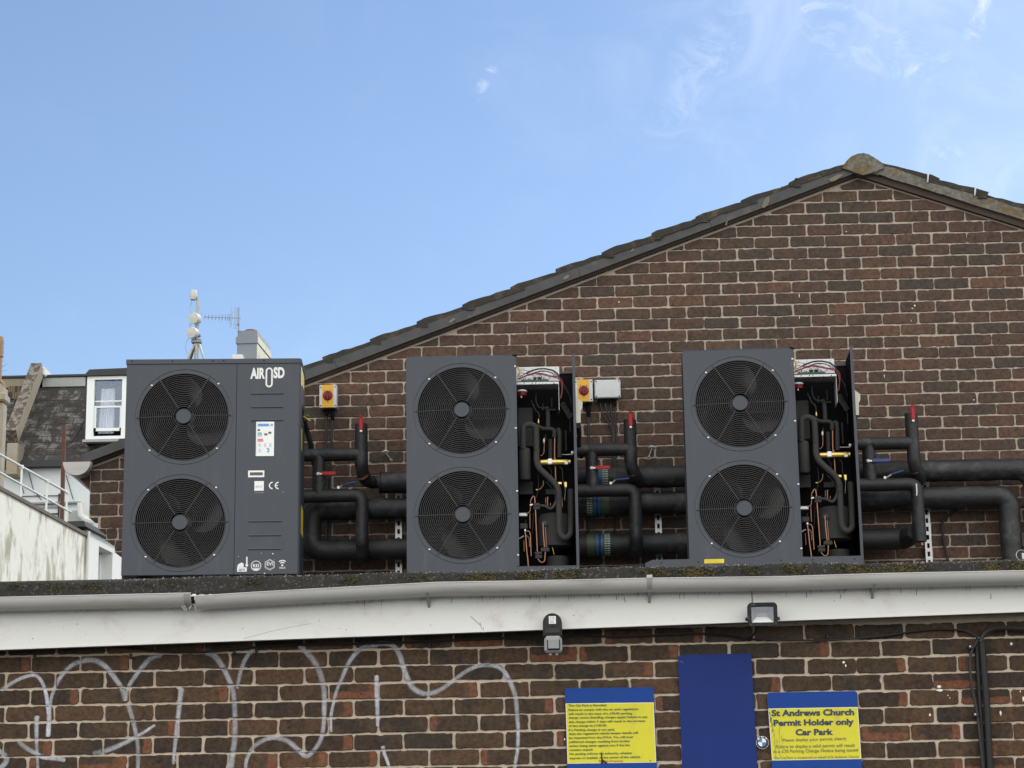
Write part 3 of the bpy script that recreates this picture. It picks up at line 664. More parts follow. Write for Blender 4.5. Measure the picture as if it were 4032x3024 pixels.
cab('cable', [(2978, 2462, 9.64), (2976, 2480, 9.66), (2962, 2505, 9.76), (2930, 2513, 9.79), (2880, 2500, 9.79), (2800, 2494, 9.79)], .0055, 'short grey flex hanging from the floodlight', 9.7, mat='dark_metal')
for px, py in ((137, 2588), (515, 2584), (922, 2568), (1010, 2560), (1690, 2540), (2083, 2520), (2780, 2512), (3258, 2505)):
    p = at(px, py, YF-.006); MB().box(p-V((.006, .006, .012)), p+V((.006, .004, .012)), 'cable_black', .003).build('cable_clip', wallo)
cond = thing('conduit', 'twin black conduit pipes fixed down the lower brick wall with a looped cable', 'conduit', at(3890, 3024, 9.78))
for pxs, r, Yc in ((((3866, 2530), (3885, 2770), (3898, 3024), (3910, 3300)), .0155, 9.785), (((3846, 2545), (3858, 2780), (3875, 3024), (3888, 3300)), .011, 9.797)):
    mb = MB(); P = [at(x, y, Yc) for x, y in pxs]
    P = [V((P[0].x+(P[-1].x-P[0].x)*.35, Yc, q.z)) for q in P]; P[0].x, P[-1].x = P[0].x, P[-1].x
    mb.tube([at(x, y, Yc) for x, y in pxs], r, 'dark_metal', 12); mb.build('pipe', cond)
mb = MB(); mb.tube(spline([at(x, y, 9.78) for x, y in ((3850, 2522), (3836, 2545), (3822, 2580), (3819, 2640), (3826, 2700), (3838, 2760), (3850, 2830), (3858, 2900), (3870, 3024), (3880, 3200))], 8), .0065, 'cable_black', 8); mb.build('looped_cable', cond)
mb = MB(); mb.tube(spline([at(x, y, 9.775) for x, y in ((3862, 2530), (3868, 2508), (3885, 2488), (3920, 2474), (3970, 2472), (4032, 2476), (4200, 2482), (4500, 2480))], 8), .010, 'cable_black', 8); mb.build('thick_cable', cond)
for px, py in ((3818, 2548), (3838, 2815)):
    mb = MB(); p = at(px, py, 9.79); mb.box(p-V((.010, .02, .012)), p+V((.016, .012, .012)), 'cable_black', .004); mb.lathe([(.004, 0), (.004, .004), (0, .005)], p+V((-.002, -.02, 0)), (0, -1, 0), 'steel', 8); mb.build('saddle_clip', cond)
# motion sensor
ps = thing('motion_sensor', 'black motion sensor with grey swivel head under the white fascia', 'sensor', at(2178, 2498, 9.68))
A = at(2138, 2500, 9.63); B = at(2213, 2497, 9.63); top = at(2175, 2414, 9.63)
hw = (B.x-A.x)/2; cx = (A.x+B.x)/2; zc = top.z-hw
prof = [(cx-hw, A.z), (cx-hw*.97, A.z-.004), (cx+hw*.97, A.z-.004), (cx+hw, A.z)] + [(cx+hw*math.cos(a), zc+hw*math.sin(a)) for a in [math.pi*j/16 for j in range(17)]]
mb = MB(); mb.prism([(x, 9.632, z) for x, z in prof], (0, .056, 0), 'weathered_black' if False else 'dark_metal')
mb.prism([((x-cx)*.9+cx, 9.626, (z-zc)*.93+zc) for x, z in prof], (0, .006, 0), 'dark_metal')
mb.box((cx-hw*.8, 9.622, A.z+.006), (cx+hw*.8, 9.627, A.z+.028), 'cable_black', .002)
mb.lathe([(.003, 0), (.003, .002)], (cx, 9.6265, A.z+.037), (0, -1, 0), 'black_plastic', 10); mb.build('housing', ps)
mb = MB()
for z0 in (.048, .0655): mb.box((cx-.015, 9.6243, A.z+z0), (cx+.016, 9.6258, A.z+z0+.016), 'white_label')
mb.build('sticker', ps)
mb = MB()
for z0 in (.052, .0695):
    for k in range(7): mb.box((cx-.012+k*.0036, 9.6234, A.z+z0), (cx-.012+k*.0036+random.uniform(.0008, .0022), 9.6242, A.z+z0+.008), 'label_grey' if k % 3 else 'label_pale')
mb.build('sticker_print', ps)
hc = at(2179, 2537, 9.62)
mb = MB(); mb.tube([(cx, 9.655, A.z+.002), (cx, 9.65, hc.z+.028)], .016, 'dark_metal', 12); mb.build('swivel_neck', ps)
mb = MB(); mb.box(hc+V((-.040, -.012, -.036)), hc+V((.038, .055, .034)), 'sensor_grey', .010)
mb.box(hc+V((-.034, -.020, .012)), hc+V((.032, -.010, .036)), 'sensor_grey', .006)
mb.box(hc+V((-.028, -.018, -.026)), hc+V((.030, -.011, .026)), 'cable_black', .004)
mb.lathe([(.007, 0), (.007, .012), (0, .012)], hc+V((-.014, .015, -.034)), (0, 0, -1), 'sensor_grey', 10); mb.lathe([(.007, 0), (.007, .012), (0, .012)], hc+V((.014, .015, -.034)), (0, 0, -1), 'sensor_grey', 10)
mb.build('sensor_head', ps)
mb = MB(); n = 8; vs = []
for j in range(n+1):
    a = -1+2*j/n; x = hc.x+.001+a*.024; y = hc.y-.020-.010*math.cos(a*1.4)
    vs += [(x, y, hc.z-.021), (x, y, hc.z+.017)]
mb.add(vs, [[2*j, 2*j+2, 2*j+3, 2*j+1] for j in range(n)], 'lens_grey'); mb.build('lens', ps)
# floodlight
fl = thing('floodlight', 'small weathered black floodlight with square glass on the white fascia', 'floodlight', at(3003, 2420, 9.66))
A = at(2942, 2466, 9.6); B = at(3064, 2371, 9.6); cx, cz = (A.x+B.x)/2, (A.z+B.z)/2; hw, hh = (B.x-A.x)/2*.93, (B.z-A.z)/2
def rrect(cx, cz, hw, hh, r, y, k=5):
    o = []
    for sx, sz, a0 in ((1, -1, -90), (1, 1, 0), (-1, 1, 90), (-1, -1, 180)):
        for j in range(k+1):
            a = rad(a0+90*j/k); o.append((cx+sx*(hw-r)+r*math.cos(a), y, cz+sz*(hh-r)+r*math.sin(a)))
    return o
mb = MB(); o1 = rrect(cx, cz, hw, hh, .018, 9.600); o2 = rrect(cx, cz, hw*.78, hh*.72, .004, 9.602); o3 = rrect(cx, cz, hw*.74, hh*.66, .003, 9.612); o0 = rrect(cx, cz, hw*1.02, hh*1.0, .02, 9.615); ob = rrect(cx, cz, hw*.9, hh*.85, .02, 9.650)
n = len(o1); mb.add(o0+o1+o2+o3+ob, [[a*n+i, a*n+(i+1) % n, c*n+(i+1) % n, c*n+i] for a, c in ((0, 1), (1, 2), (2, 3), (4, 0)) for i in range(n)]+[[4*n+i for i in range(n)][::-1]], 'weathered_black')
for i in range(7): mb.box((cx-hw*.7+i*hw*.23, 9.650, cz-hh*.7), (cx-hw*.7+i*hw*.23+.004, 9.662, cz+hh*.7), 'weathered_black')
mb.build('housing', fl)
mb = MB(); w2, h2 = hw*.74, hh*.66
mb.add([(cx-w2, 9.613, cz-h2), (cx+w2, 9.613, cz-h2), (cx+w2, 9.613, cz+h2), (cx-w2, 9.613, cz+h2), (cx-w2*.5, 9.645, cz-h2*.2), (cx+w2*.5, 9.645, cz-h2*.2), (cx+w2*.5, 9.645, cz+h2*.35), (cx-w2*.5, 9.645, cz+h2*.35)],
       [(0, 1, 5, 4)], 'reflector').add([(cx-w2, 9.613, cz-h2), (cx+w2, 9.613, cz-h2), (cx+w2, 9.613, cz+h2), (cx-w2, 9.613, cz+h2), (cx-w2*.5, 9.645, cz-h2*.2), (cx+w2*.5, 9.645, cz-h2*.2), (cx+w2*.5, 9.645, cz+h2*.35), (cx-w2*.5, 9.645, cz+h2*.35)], [(1, 2, 6, 5), (2, 3, 7, 6), (3, 0, 4, 7)], 'reflector_shaded')  # light put into the colours: lower facet bright, the other facets dark
mb.quad((cx-w2*.5, 9.645, cz-h2*.2), (cx+w2*.5, 9.645, cz-h2*.2), (cx+w2*.5, 9.645, cz+h2*.35), (cx-w2*.5, 9.645, cz+h2*.35), 'led'); mb.build('reflector', fl)
mb = MB(); mb.quad((cx-w2, 9.6115, cz-h2), (cx+w2, 9.6115, cz-h2), (cx+w2, 9.6115, cz+h2), (cx-w2, 9.6115, cz+h2), 'pane_glass'); mb.build('glass', fl)
mb = MB()
for sx in (-1, 1): mb.lathe([(.008, 0), (.008, .010), (0, .010)], (cx+sx*hw, 9.62, cz-.018), (sx, 0, 0), 'weathered_black', 10)
mb.box((cx-hw*.95, 9.655, cz-.026), (cx+hw*.95, 9.672, cz-.010), 'weathered_black', .003)
mb.box((cx-.02, 9.67, cz-.03), (cx+.02, 9.689, cz-.006), 'weathered_black'); mb.build('bracket', fl)

# ------------------------------------------------------------------ signs on the lower wall
YS = YF-.009
def sign_board(tl, tr, bl, br, thick, mat, obj_parent, name, rc=.008):
    """plate through four surveyed corners (lower two on the frame edge are carried on down)"""
    TL, TR, BL, BR = [at(x, y, YS) for x, y in (tl, tr, bl, br)]
    def P(u, v): return (TL*(1-u)+TR*u)*(1-v)+(BL*(1-u)+BR*u)*v
    return P
NRM = V((0, -1, 0))
def plate(parent, P, v0, v1, mat, name, y=0, u0=0, u1=1, round_top=0, round_bot=0):
    pts = []
    for (uc, vc, du, dv, rr) in ((u0, v0, 1, 1, round_top), (u1, v0, -1, 1, round_top), (u1, v1, -1, -1, round_bot), (u0, v1, 1, -1, round_bot)):
        if not rr: pts.append(P(uc, vc)); continue
        ru, rv = rr, rr*(P(1, 0)-P(0, 0)).length/(P(0, 1)-P(0, 0)).length
        arc = [(uc+du*ru*(1-math.cos(a)), vc+dv*rv*(1-math.sin(a))) for a in [math.pi/2*j/4 for j in range(5)]]
        if (du > 0) != (dv > 0): arc = arc[::-1]
        pts += [P(*q) for q in arc]
    mb = MB(); mb.prism([q+V((0, y, 0)) for q in pts], (0, .004, 0), mat)
    return mb.build(name, parent)
# warning notice
s1 = thing('parking_notice', 'yellow and blue notice headed This Car Park is Patrolled', 'sign', at(2400, 2860, YS), 'car park notices')
P1 = sign_board((2223, 2710), (2573, 2706), (2234.5, 3062), (2588.5, 3057), .003, '', s1, '')
plate(s1, P1, 0, 1, 'sign_blue', 'blue_board', 0, round_top=.025, round_bot=.025)
vt = lambda py, a=2710, b2=3062: (py-a)/(b2-a)
plate(s1, P1, vt(2770.5), vt(3007.5), 'sign_border', 'yellow_border', -.0006, .006, .994)
plate(s1, P1, vt(2773), vt(3004.5), 'sign_yellow', 'yellow_panel', -.0012, .014, .986)
lines1 = ["This Car Park is Patrolled.", "Failure to comply with the car park regulations", "will result in the issue of a £70.00 parking", "charge notice (handling charges apply) Failure to pay", "this charge within 7 days will result in the increase", "of the charge to £100.00.", "If a Parking charge is not paid,", "then the registered vehicle keeper details will", "be requested from the DVLA. You will incur", "additional charges resulting from further", "action being taken against you if the fee", "remains unpaid.", "No parking without the authority, whether", "express or implied, of the owner of the vehicle."]
ends1 = [(184, 915, 490, 484), (184, 1515, 575, 555), (186, 1390, 650, 637), (188, 1690, 722, 704), (190, 1645, 803, 780), (190, 915, 878, 866), (190, 1065, 955, 945), (195, 1505, 1030, 1006), (196, 1420, 1105, 1086), (200, 1360, 1182, 1165), (200, 1350, 1258, 1240), (203, 655, 1335, 1325), (205, 1400, 1410, 1392), (208, 1558, 1490, 1465)]
tx = MB()
for ln, (xa, xb, ya, yb) in zip(lines1, ends1):
    tx.text(ln, at(2200+xa/4.824, 2680+ya/4.824, YS-.0022), at(2200+xb/4.824, 2680+yb/4.824, YS-.0022), .0088, NRM, 'ink_green', .022)
tx.build('lettering', s1)
tx = MB(); tx.text('Private Property', at(2200+765/4.824, 2680+1545/4.824, YS-.0022), at(2200+1225/4.824, 2680+1540/4.824, YS-.0022), .0082, NRM, 'ink_red', .02); tx.build('red_lettering', s1)
def blot(parent, pts, mat, name, Yb):
    mb = MB(); mb.prism([at(x, y, Yb) for x, y in pts], (0, .0006, 0), mat); return mb.build(name, parent)
blot(s1, [(2200+x/4.824, 2680+y/4.824) for x, y in ((795, 1560), (812, 1480), (800, 1440), (820, 1330), (830, 1450), (838, 1500), (870, 1515), (915, 1558), (925, 1572), (880, 1570), (855, 1545), (845, 1575))], 'scorch', 'scorch_mark', YS-.0036)
blot(s1, [(2200+x/4.824, 2680+y/4.824) for x, y in ((1730, 1530), (1735, 1510), (1748, 1508), (1745, 1532))], 'scorch', 'scorch_mark', YS-.0036)
# plain blue board
bb = MB()
TL, TR, BL, BR = at(2669, 2579, YF-.012), at(2957.5, 2572, YF-.012), at(2690, 3120, YF-.012), at(2988, 3114, YF-.012)
def Pb(u, v): return (TL*(1-u)+TR*u)*(1-v)+(BL*(1-u)+BR*u)*v
c_ = [Pb(.03, 0), Pb(.975, 0), Pb(1, .014), Pb(1, .986), Pb(.975, 1), Pb(.03, 1), Pb(0, .986), Pb(0, .014)]
bt = thing('blank_board', 'tall plain dark blue board screwed to the lower brick wall', 'board', at(2825, 2850, YF-.012))
bb.prism(c_[::-1], (0, .008, 0), 'board_blue'); bb.build('panel', bt)
for u, v in ((.075, .05), (.92, .05)):
    mb = MB(); mb.lathe([(.004, 0), (.0035, .002), (0, .0025)], Pb(u, v), (0, -1, 0), 'dark_metal', 10); mb.build('screw', bt)
mb = MB(); a, q = Pb(.02, .045), Pb(.075, .058); mb.tube([a+V((0, -.001, 0)), q+V((0, -.001, 0))], .0008, 'lead', 5); mb.build('scratch', bt)
# permit notice
s2 = thing('permit_notice', 'creased yellow and blue notice headed St Andrews Church Permit Holder only Car Park', 'sign', at(3200, 2860, YS), 'car park notices')
P2 = sign_board((3019, 2727), (3374.5, 2721), (3043.5, 3066), (3398, 3060), .003, '', s2, '')
plate(s2, P2, 0, 1, 'sign_blue', 'blue_board', 0, round_top=.03, round_bot=.03)
v2 = lambda py: (py-2727)/(3066-2727)
plate(s2, P2, v2(2790.5), v2(2995), 'sign_border', 'yellow_border', -.0006, .004, .996)
plate(s2, P2, v2(2793), v2(2992), 'sign_yellow', 'yellow_panel', -.0012, .012, .988)
def t2(mb, txt, xa, xb, ya, yb, cap, mat, bold): mb.text(txt, at(2940+xa/4.424, 2680+ya/4.424, YS-.0022), at(2940+xb/4.424, 2680+yb/4.424, YS-.0022), cap, NRM, mat, bold)
tx = MB()
t2(tx, 'St Andrews Church', 435, 1873, 615, 595, .0250, 'ink_navy', .04)
t2(tx, 'Permit Holder only', 470, 1868, 785, 762, .0245, 'ink_navy', .04)
t2(tx, 'Car Park', 855, 1505, 948, 938, .0245, 'ink_navy', .04)
tx.build('lettering', s2)
tx = MB()
t2(tx, 'Please display your permit clearly', 625, 1740, 1060, 1030, .0125, 'ink_olive', .006)
t2(tx, 'Failure to display a valid permit will result', 510, 1885, 1175, 1150, .0135, 'ink_olive', .006)
t2(tx, 'in a £70 Parking Charge Notice being issued', 470, 1938, 1260, 1232, .0135, 'ink_olive', .006)
t2(tx, 'This Car Park is monitored on behalf of St Andrews Church', 475, 1952, 1365, 1340, .0095, 'ink_olive', .004)
tx.build('small_lettering', s2)
cz_ = MB(); rc = random.Random(4)
for x, y0, y1, wd in ((395, 540, 720, 4), (430, 640, 900, 3), (480, 860, 1350, 3), (560, 760, 1330, 2.2), (610, 950, 1200, 2), (660, 1150, 1370, 2), (520, 1000, 1250, 2), (1090, 600, 660, 2)):
    P = []; k = 9
    for j in range(k+1):
        yy = y0+(y1-y0)*j/k; P.append((2940+(x+rc.gauss(0, 7)+j*3)/4.424, 2680+yy/4.424))
    cz_ = MB()
    for a, b3 in zip(P, P[1:]):
        p, q = at(*a, YS-.0036), at(*b3, YS-.0036); h_ = wd*.0006*rc.uniform(.3, 1.2)
        cz_.quad(p+V((-h_, 0, 0)), p+V((h_, 0, 0)), q+V((h_, 0, 0)), q+V((-h_, 0, 0)), 'ink_olive' if x < 440 else 'sign_crease')
    cz_.build('crease', s2)

# round badge
bd = thing('car_badge', 'round blue and white car maker badge between the blank blue board and the permit notice', 'badge', at(3002, 2924, YF))
C0 = at(3002, 2924, YF-.013); R0 = .0292
mb = MB(); mb.lathe([(R0, -.010), (R0, .001), (R0*.96, .0035)], C0, NRM, 'chrome', 40); mb.build('rim', bd)
mb = MB(); mb.lathe([(R0*.94, 0), (R0*.94, .0042), (R0*.62, .0048), (0, .0048)], C0, NRM, 'badge_black', 40); mb.build('ring', bd)
Cc = C0+V((-.002, -.0052, .001)); ri = R0*.62
for q in range(4):
    mb = MB(); pts = [Cc]+[Cc+V((ri*math.cos(a), 0, ri*math.sin(a))) for a in [math.pi/2*q+math.pi/2*j/8 for j in range(9)]]
    mb.prism(pts, (0, -.001, 0), 'badge_blue' if q in (1, 3) else 'badge_white'); mb.build('quarter', bd)
mb = MB()
for ch, a in (('B', 133), ('M', 90), ('W', 47)):
    a = rad(a); d = V((math.cos(a), 0, math.sin(a))); tg = V((math.sin(a), 0, -math.cos(a))); p = C0+d*R0*.70-tg*.005+V((0, -.0052, 0))
    mb.text(ch, p, p+tg*.010, .0065, NRM, 'badge_white', .03)
mb.build('lettering', bd)

# ------------------------------------------------------------------ gabled building
YU = 13.4058
gab = thing('gabled_building', 'brown brick gable end with tiled roof behind the heat pumps', 'building', (0, 15, 0))
UX, UZ = 1.70305, 1.6+4.392424
YV = 13.35
Ap = at(3402, 668, YV); Lp = at(1222, 1489, YV); Rp = at(4032, 864, YV)
dL = (Lp-Ap); dL.y = 0; dL.normalize(); nL = V((dL.z, 0, -dL.x)) if False else V((-dL.z, 0, dL.x))
if nL.z < 0: nL = -nL
dR = (Rp-Ap); dR.y = 0; dR.normalize(); nR = V((-dR.z, 0, dR.x))
if nR.z < 0: nR = -nR
rnd = random.Random(8)
ub = MB()
Xl = at(352, 1950, YU).x
def xl(zc):
    zpx = [(at(400, 2037, YU).z, Xl), (at(400, 2082, YU).z, at(385, 2060, YU).x), (at(400, 2127, YU).z, at(418, 2100, YU).x), (at(400, 2175, YU).z, at(451, 2150, YU).x)]
    x = at(480, 2200, YU).x
    for zz, xx in zpx[::-1]:
        if zc > zz: x = xx
    return (x+.003, 6.05)
clips = [((Ap.x-nL.x*.030, Ap.z-nL.z*.030), (-nL.x, -nL.z)), ((Ap.x-nR.x*.052, Ap.z-nR.z*.052), (-nR.x, -nR.z))]
brickwork(ub, UX, UZ, range(-3, 36), range(-24, 20), YU, 'brick_upper', rnd, clips, xl, .006)
def zl(x): return Ap.z + (x-Ap.x)*dL.z/dL.x
def zr(x): return Ap.z + (x-Ap.x)*dR.z/dR.x
steps_px = [(at(400, y, YU).z, xl(at(400, y+8, YU).z)[0]-.003) for y in (1990, 2040, 2085, 2130)]
zb = at(400, 2178, YU).z
poly = [(Xl, zl(Xl)-.01)]
zz = [at(400, y, YU).z for y in (2037, 2082, 2127, 2175)]; xs = [Xl, at(385, 2060, YU).x, at(418, 2100, YU).x, at(451, 2150, YU).x, at(480, 2200, YU).x]
for i in range(4): poly += [(xs[i], zz[i]), (xs[i+1], zz[i])]
poly += [(xs[4], 0), (6.05, 0), (6.05, zr(6.05)-.01), (Ap.x, Ap.z-.012)]
ub.prism([(x, YU+.006, z) for x, z in poly], (0, .20, 0), 'mortar_upper')
splat(ub, [(3147, 1164, 6, 28), (3148, 1250, 4, 18), (3602, 1203, 11, 14), (3592, 1214, 12, 6), (3588, 1262, 3, 14), (3481, 1459, 16, 8), (3482, 1480, 5, 22), (3834, 1574, 12, 6), (2437, 1189, 7, 14), (3032, 1018, 5, 10), (2703, 1345, 6, 9), (3332, 912, 12, 4), (1795+100, 1480, 5, 7)], YU-.0025)
ub.build('wall', gab)
# rest of the building behind
mb = MB(); mb.prism([(xs[4]+.05, YU+.21, 0), (6.0, YU+.21, 0), (6.0, YU+.21, zr(6.0)-.03), (Ap.x, YU+.21, Ap.z-.04), (xs[4]+.05, YU+.21, zl(xs[4])-.03)], (0, 6.5, 0), 'brick_upper'); mb.build('side_walls', gab)
# verge: undercloak strip, brown band on the right, shade strip on the left
def along(A, d, n, s, h, y): return V((A.x+d.x*s+n.x*h, y, A.z+d.z*s+n.z*h))
Llen = (at(318, 1795, YV)-Ap).length; Rlen = 4.4
mb = MB(); seg = [0, 1.05, 1.95, 2.8, 3.6, Llen]
for a, b3 in zip(seg, seg[1:]):
    j = random.uniform(0, .003)
    mb.prism([along(Ap, dL, nL, a+.001, 0, YV-j), along(Ap, dL, nL, b3-.001, 0, YV-j), along(Ap, dL, nL, b3-.001, .060, YV-j), along(Ap, dL, nL, a+.001, .060, YV-j)], (0, .30, 0), 'undercloak')
for px, py, pw, ph in ((3015, 796, 18, 24), (2490, 985, 7, 7), (2860, 880, 4, 10), (1780, 1262, 14, 10), (2230, 1092, 16, 9), (3290, 700, 30, 12)):
    mb.prism([at(px+pw*math.cos(j*.7)*random.uniform(.6, 1.1)-ph*.3*math.sin(j*.7), py+ph*math.sin(j*.7)*random.uniform(.7, 1.1)-.36*pw*math.cos(j*.7), YV-.006) for j in range(9)], (0, .006, 0), 'lichen_patch')
mb.build('undercloak', gab)
mb = MB(); a = 0
while a < Rlen:
    b3 = a+random.uniform(.3, .42); j = random.uniform(0, .008)
    P = [along(Ap, dR, nR, a+(b3-a)*k/6, -.004+random.gauss(0, .002), YV-.002-j) for k in range(7)] + [along(Ap, dR, nR, a+(b3-a)*k/6, .062+random.gauss(0, .004), YV-.002-j) for k in range(6, -1, -1)]
    mb.prism(P, (0, .25, 0), 'lichen_stone'); a = b3
mb.build('verge_mortar', gab)
mb = MB()
mb.prism([along(Ap, dR, nR, .02, -.040, YV+.030), along(Ap, dR, nR, Rlen, -.044, YV+.030), along(Ap, dR, nR, Rlen, -.004, YV+.022), along(Ap, dR, nR, .02, -.004, YV+.022)], (0, .04, 0), 'fillet_and_shade')
mb.build('soffit_board', gab)
mb = MB(); mb.prism([along(Ap, dL, nL, .05, -.014, YV+.035), along(Ap, dL, nL, Llen, -.014, YV+.035), along(Ap, dL, nL, Llen, .0, YV+.02), along(Ap, dL, nL, .05, .0, YV+.02)], (0, .04, 0), 'fillet_and_shade'); mb.build('verge_shade_strip', gab)  # dark brown soffit strip, shade under the undercloak put into its colour
# tiles along both verges, each its own; the rest of each course behind as the roof
ridge_s = .05
def slope(A, d, n, ends, Lmax, top0):
    for i, s_ in enumerate(ends):
        up = max(.02, s_-.40); jx = random.gauss(0, .004); y0 = YV+random.uniform(-.012, .006)
        P = [(s_+jx, .058), (s_+jx+.004, .100), (s_-.05, .104), (up, .078), (up, .045)]
        mb = MB(); k = 5
        Q = []
        for (s1, h1_), (s2_, h2__) in zip(P, P[1:]+P[:1]):
            kk = max(1, int(abs(s1-s2_)/.04))
            Q += [(s1+(s2_-s1)*q/kk+random.gauss(0, .0012), h1_+(h2__-h1_)*q/kk+random.gauss(0, .0022)) for q in range(kk)]
        poly = [along(A, d, n, s, h, y0) for s, h in Q]
        mb.prism(poly, (0, .32, 0), 'tile')
        for q in range(5): tt = random.uniform(.03, .3); mb.ico(along(A, d, n, s_-tt, .103-.055*tt-random.uniform(.0, .008), y0+random.uniform(.0, .05)), random.uniform(.005, .010), 'moss_dry' if random.random() < .4 else 'moss', (1.4, 1, .7))
        for q in range(3):   # under-ribs that show at the lower end
            mb.box(along(A, d, n, s_-.03, .052, y0-.004+q*.004)-V((.02, 0, .006)), along(A, d, n, s_-.03, .066, y0)+V((.03, .02, .004)), 'tile')
        mb.build('verge_tile', gab)
    mb = MB()
    for s_ in ends:
        up = max(.02, s_-.40); mb.prism([along(A, d, n, s, h, YV+.33) for s, h in ((s_, .058), (s_, .100), (up, .078), (up, .045))], (0, 6.4, 0), 'tile')
    return mb
stepL = [(along(Ap, dL, nL, 0, 0, 0)-V((at(x, y, YV).x, 0, at(x, y, YV).z))).length for x, y in ((1270, 1406), (1460, 1339), (1643, 1268), (1826, 1202), (2014, 1132), (2197, 1066), (2377, 997), (2564, 929), (2746, 859), (2927, 791), (3117, 717.5))]
stepL = sorted(stepL); g_ = (stepL[-1]-stepL[0])/(len(stepL)-1)
stepL += [stepL[-1]+g_*k for k in range(1, 5)]
mb = slope(Ap, dL, nL, stepL, Llen, 0)
stepR = [(Ap-V((at(x, y, YV).x, YV, at(x, y, YV).z))).length for x, y in ((3689.5, 715), (3883, 772))]; g_ = stepR[1]-stepR[0]; stepR += [stepR[1]+g_*k for k in range(1, 12)]
mb2 = slope(Ap, dR, nR, stepR, Rlen, 0)
mb.v += mb2.v and [] or []
o_ = len(mb.v); mb.v += mb2.v; mb.f += [[i+o_ for i in f_] for f_ in mb2.f]; mb.m += [0]*len(mb2.f)
mb.build('roof_covering', gab)
for px, py in ((3655, 700), (3841, 752)):
    mb = MB(); p = at(px, py, YV-.02); mb.tube([p+V((0, .03, .028)), p+V((0, -.004, .024)), p+V((-.004, -.006, -.01)), p+V((-.006, .0, -.03))], .006, 'zinc', 6); mb.build('verge_clip', gab)
rp = [(3317, 662), (3320, 648), (3332, 634), (3352, 617), (3376, 605), (3402, 602), (3424, 609), (3450, 625), (3470, 640), (3479, 650), (3478, 664), (3400, 690)]
mb = MB(); 
rq = []
for (xa2, ya2), (xb2, yb2) in zip(rp, rp[1:]+rp[:1]): rq += [(xa2+(xb2-xa2)*q/3+random.gauss(0, .9), ya2+(yb2-ya2)*q/3+random.gauss(0, .9)) for q in range(3)]
mb.prism([at(x, y, YV-.02) for x, y in rq], (0, .40, 0), 'lichen_stone'); mb.build('ridge_tile', gab)
for k in range(1, 15):
    mb = MB(); mb.prism([at(x, y, YV-.02)+V((0, .41*k, random.uniform(-.006, 0))) for x, y in rp], (0, .40, 0), 'lichen_stone'); mb.build('ridge_tile', gab)
mb = MB(); mb.prism([at(x, y, YV-.004) for x, y in ((3345, 664), (3362, 680), (3400, 672), (3460, 690), (3468, 668), (3440, 652), (3400, 650))], (0, .1, 0), 'lichen_stone'); mb.build('ridge_mortar', gab)
# eaves gutter of the gabled building seen on end
c = at(302, 1817, 13.33); rg = abs(at(245, 1817, 13.33).x-at(354, 1817, 13.33).x)/2
mb = MB(); prof = [(c.x+rg*math.cos(a), c.z-.002+rg*.98*math.sin(a)) for a in [math.pi+math.pi*j/20 for j in range(21)]]
mb.prism([(x, 13.33, z) for x, z in prof], (0, 7.2, 0), 'gutter_plastic')
half = [(c.x+rg*1.05*math.cos(a), c.z+rg*1.03*math.sin(a)) for a in [math.pi+math.pi*j/20 for j in range(21)]]
mb.prism([(x, 13.352, z) for x, z in half], (0, .03, 0), 'gutter_plastic'); mb.build('eaves_gutter', gab)
mb = MB(); mb.prism([at(x, y, 13.45) for x, y in ((290, 1868), (330, 1900), (352, 1925), (352, 1800), (300, 1800))], (0, 6.6, 0), 'rust'); mb.build('eaves_board', gab)

# ------------------------------------------------------------------ heat pumps
FR = .264
def frame(O, yaw):
    N = V((-math.sin(yaw), math.cos(yaw), 0)); E = V((math.cos(yaw), math.sin(yaw), 0))
    def L(px, py, yl=0.0):
        p = onplane(px, py, O+N*yl, N)-O
        return V((p.dot(E), p.dot(N), p.z))
    return L
def front_with_holes(mb, x0, x1, z0, z1, holes, y, mat, n=48):
    """flat sheet with round openings stacked one above the other"""
    zs = [z0]+[(a[1]+b3[1])/2 for a, b3 in zip(holes, holes[1:])]+[z1]
    for (hx, hz, hr), za, zb_ in zip(holes, zs, zs[1:]):
        ring = []; outer = []
        for j in range(n):
            a = 2*math.pi*j/n; c, s = math.cos(a), math.sin(a); ring.append((hx+hr*c, y, hz+hr*s))
            tx_ = ((x1-hx) if c > 0 else (hx-x0))/max(1e-9, abs(c)); tz_ = ((zb_-hz) if s > 0 else (hz-za))/max(1e-9, abs(s)); q = min(tx_, tz_)
            outer.append([hx+q*c, y, hz+q*s])
        for cx_, cz_ in ((x0, za), (x1, za), (x1, zb_), (x0, zb_)):      # pull the nearest sample onto each corner
            j = min(range(n), key=lambda k: (outer[k][0]-cx_)**2+(outer[k][2]-cz_)**2); outer[j] = [cx_, y, cz_]
        rim = [(p[0], y+.02, p[2]) for p in ring]; lip = [((p[0]-hx)*1.012+hx, y-.0, (p[2]-hz)*1.012+hz) for p in ring]
        mb.add(ring+outer+rim, [[j, (j+1) % n, n+(j+1) % n, n+j] for j in range(n)]+[[2*n+j, 2*n+(j+1) % n, (j+1) % n, j] for j in range(n)], mat)
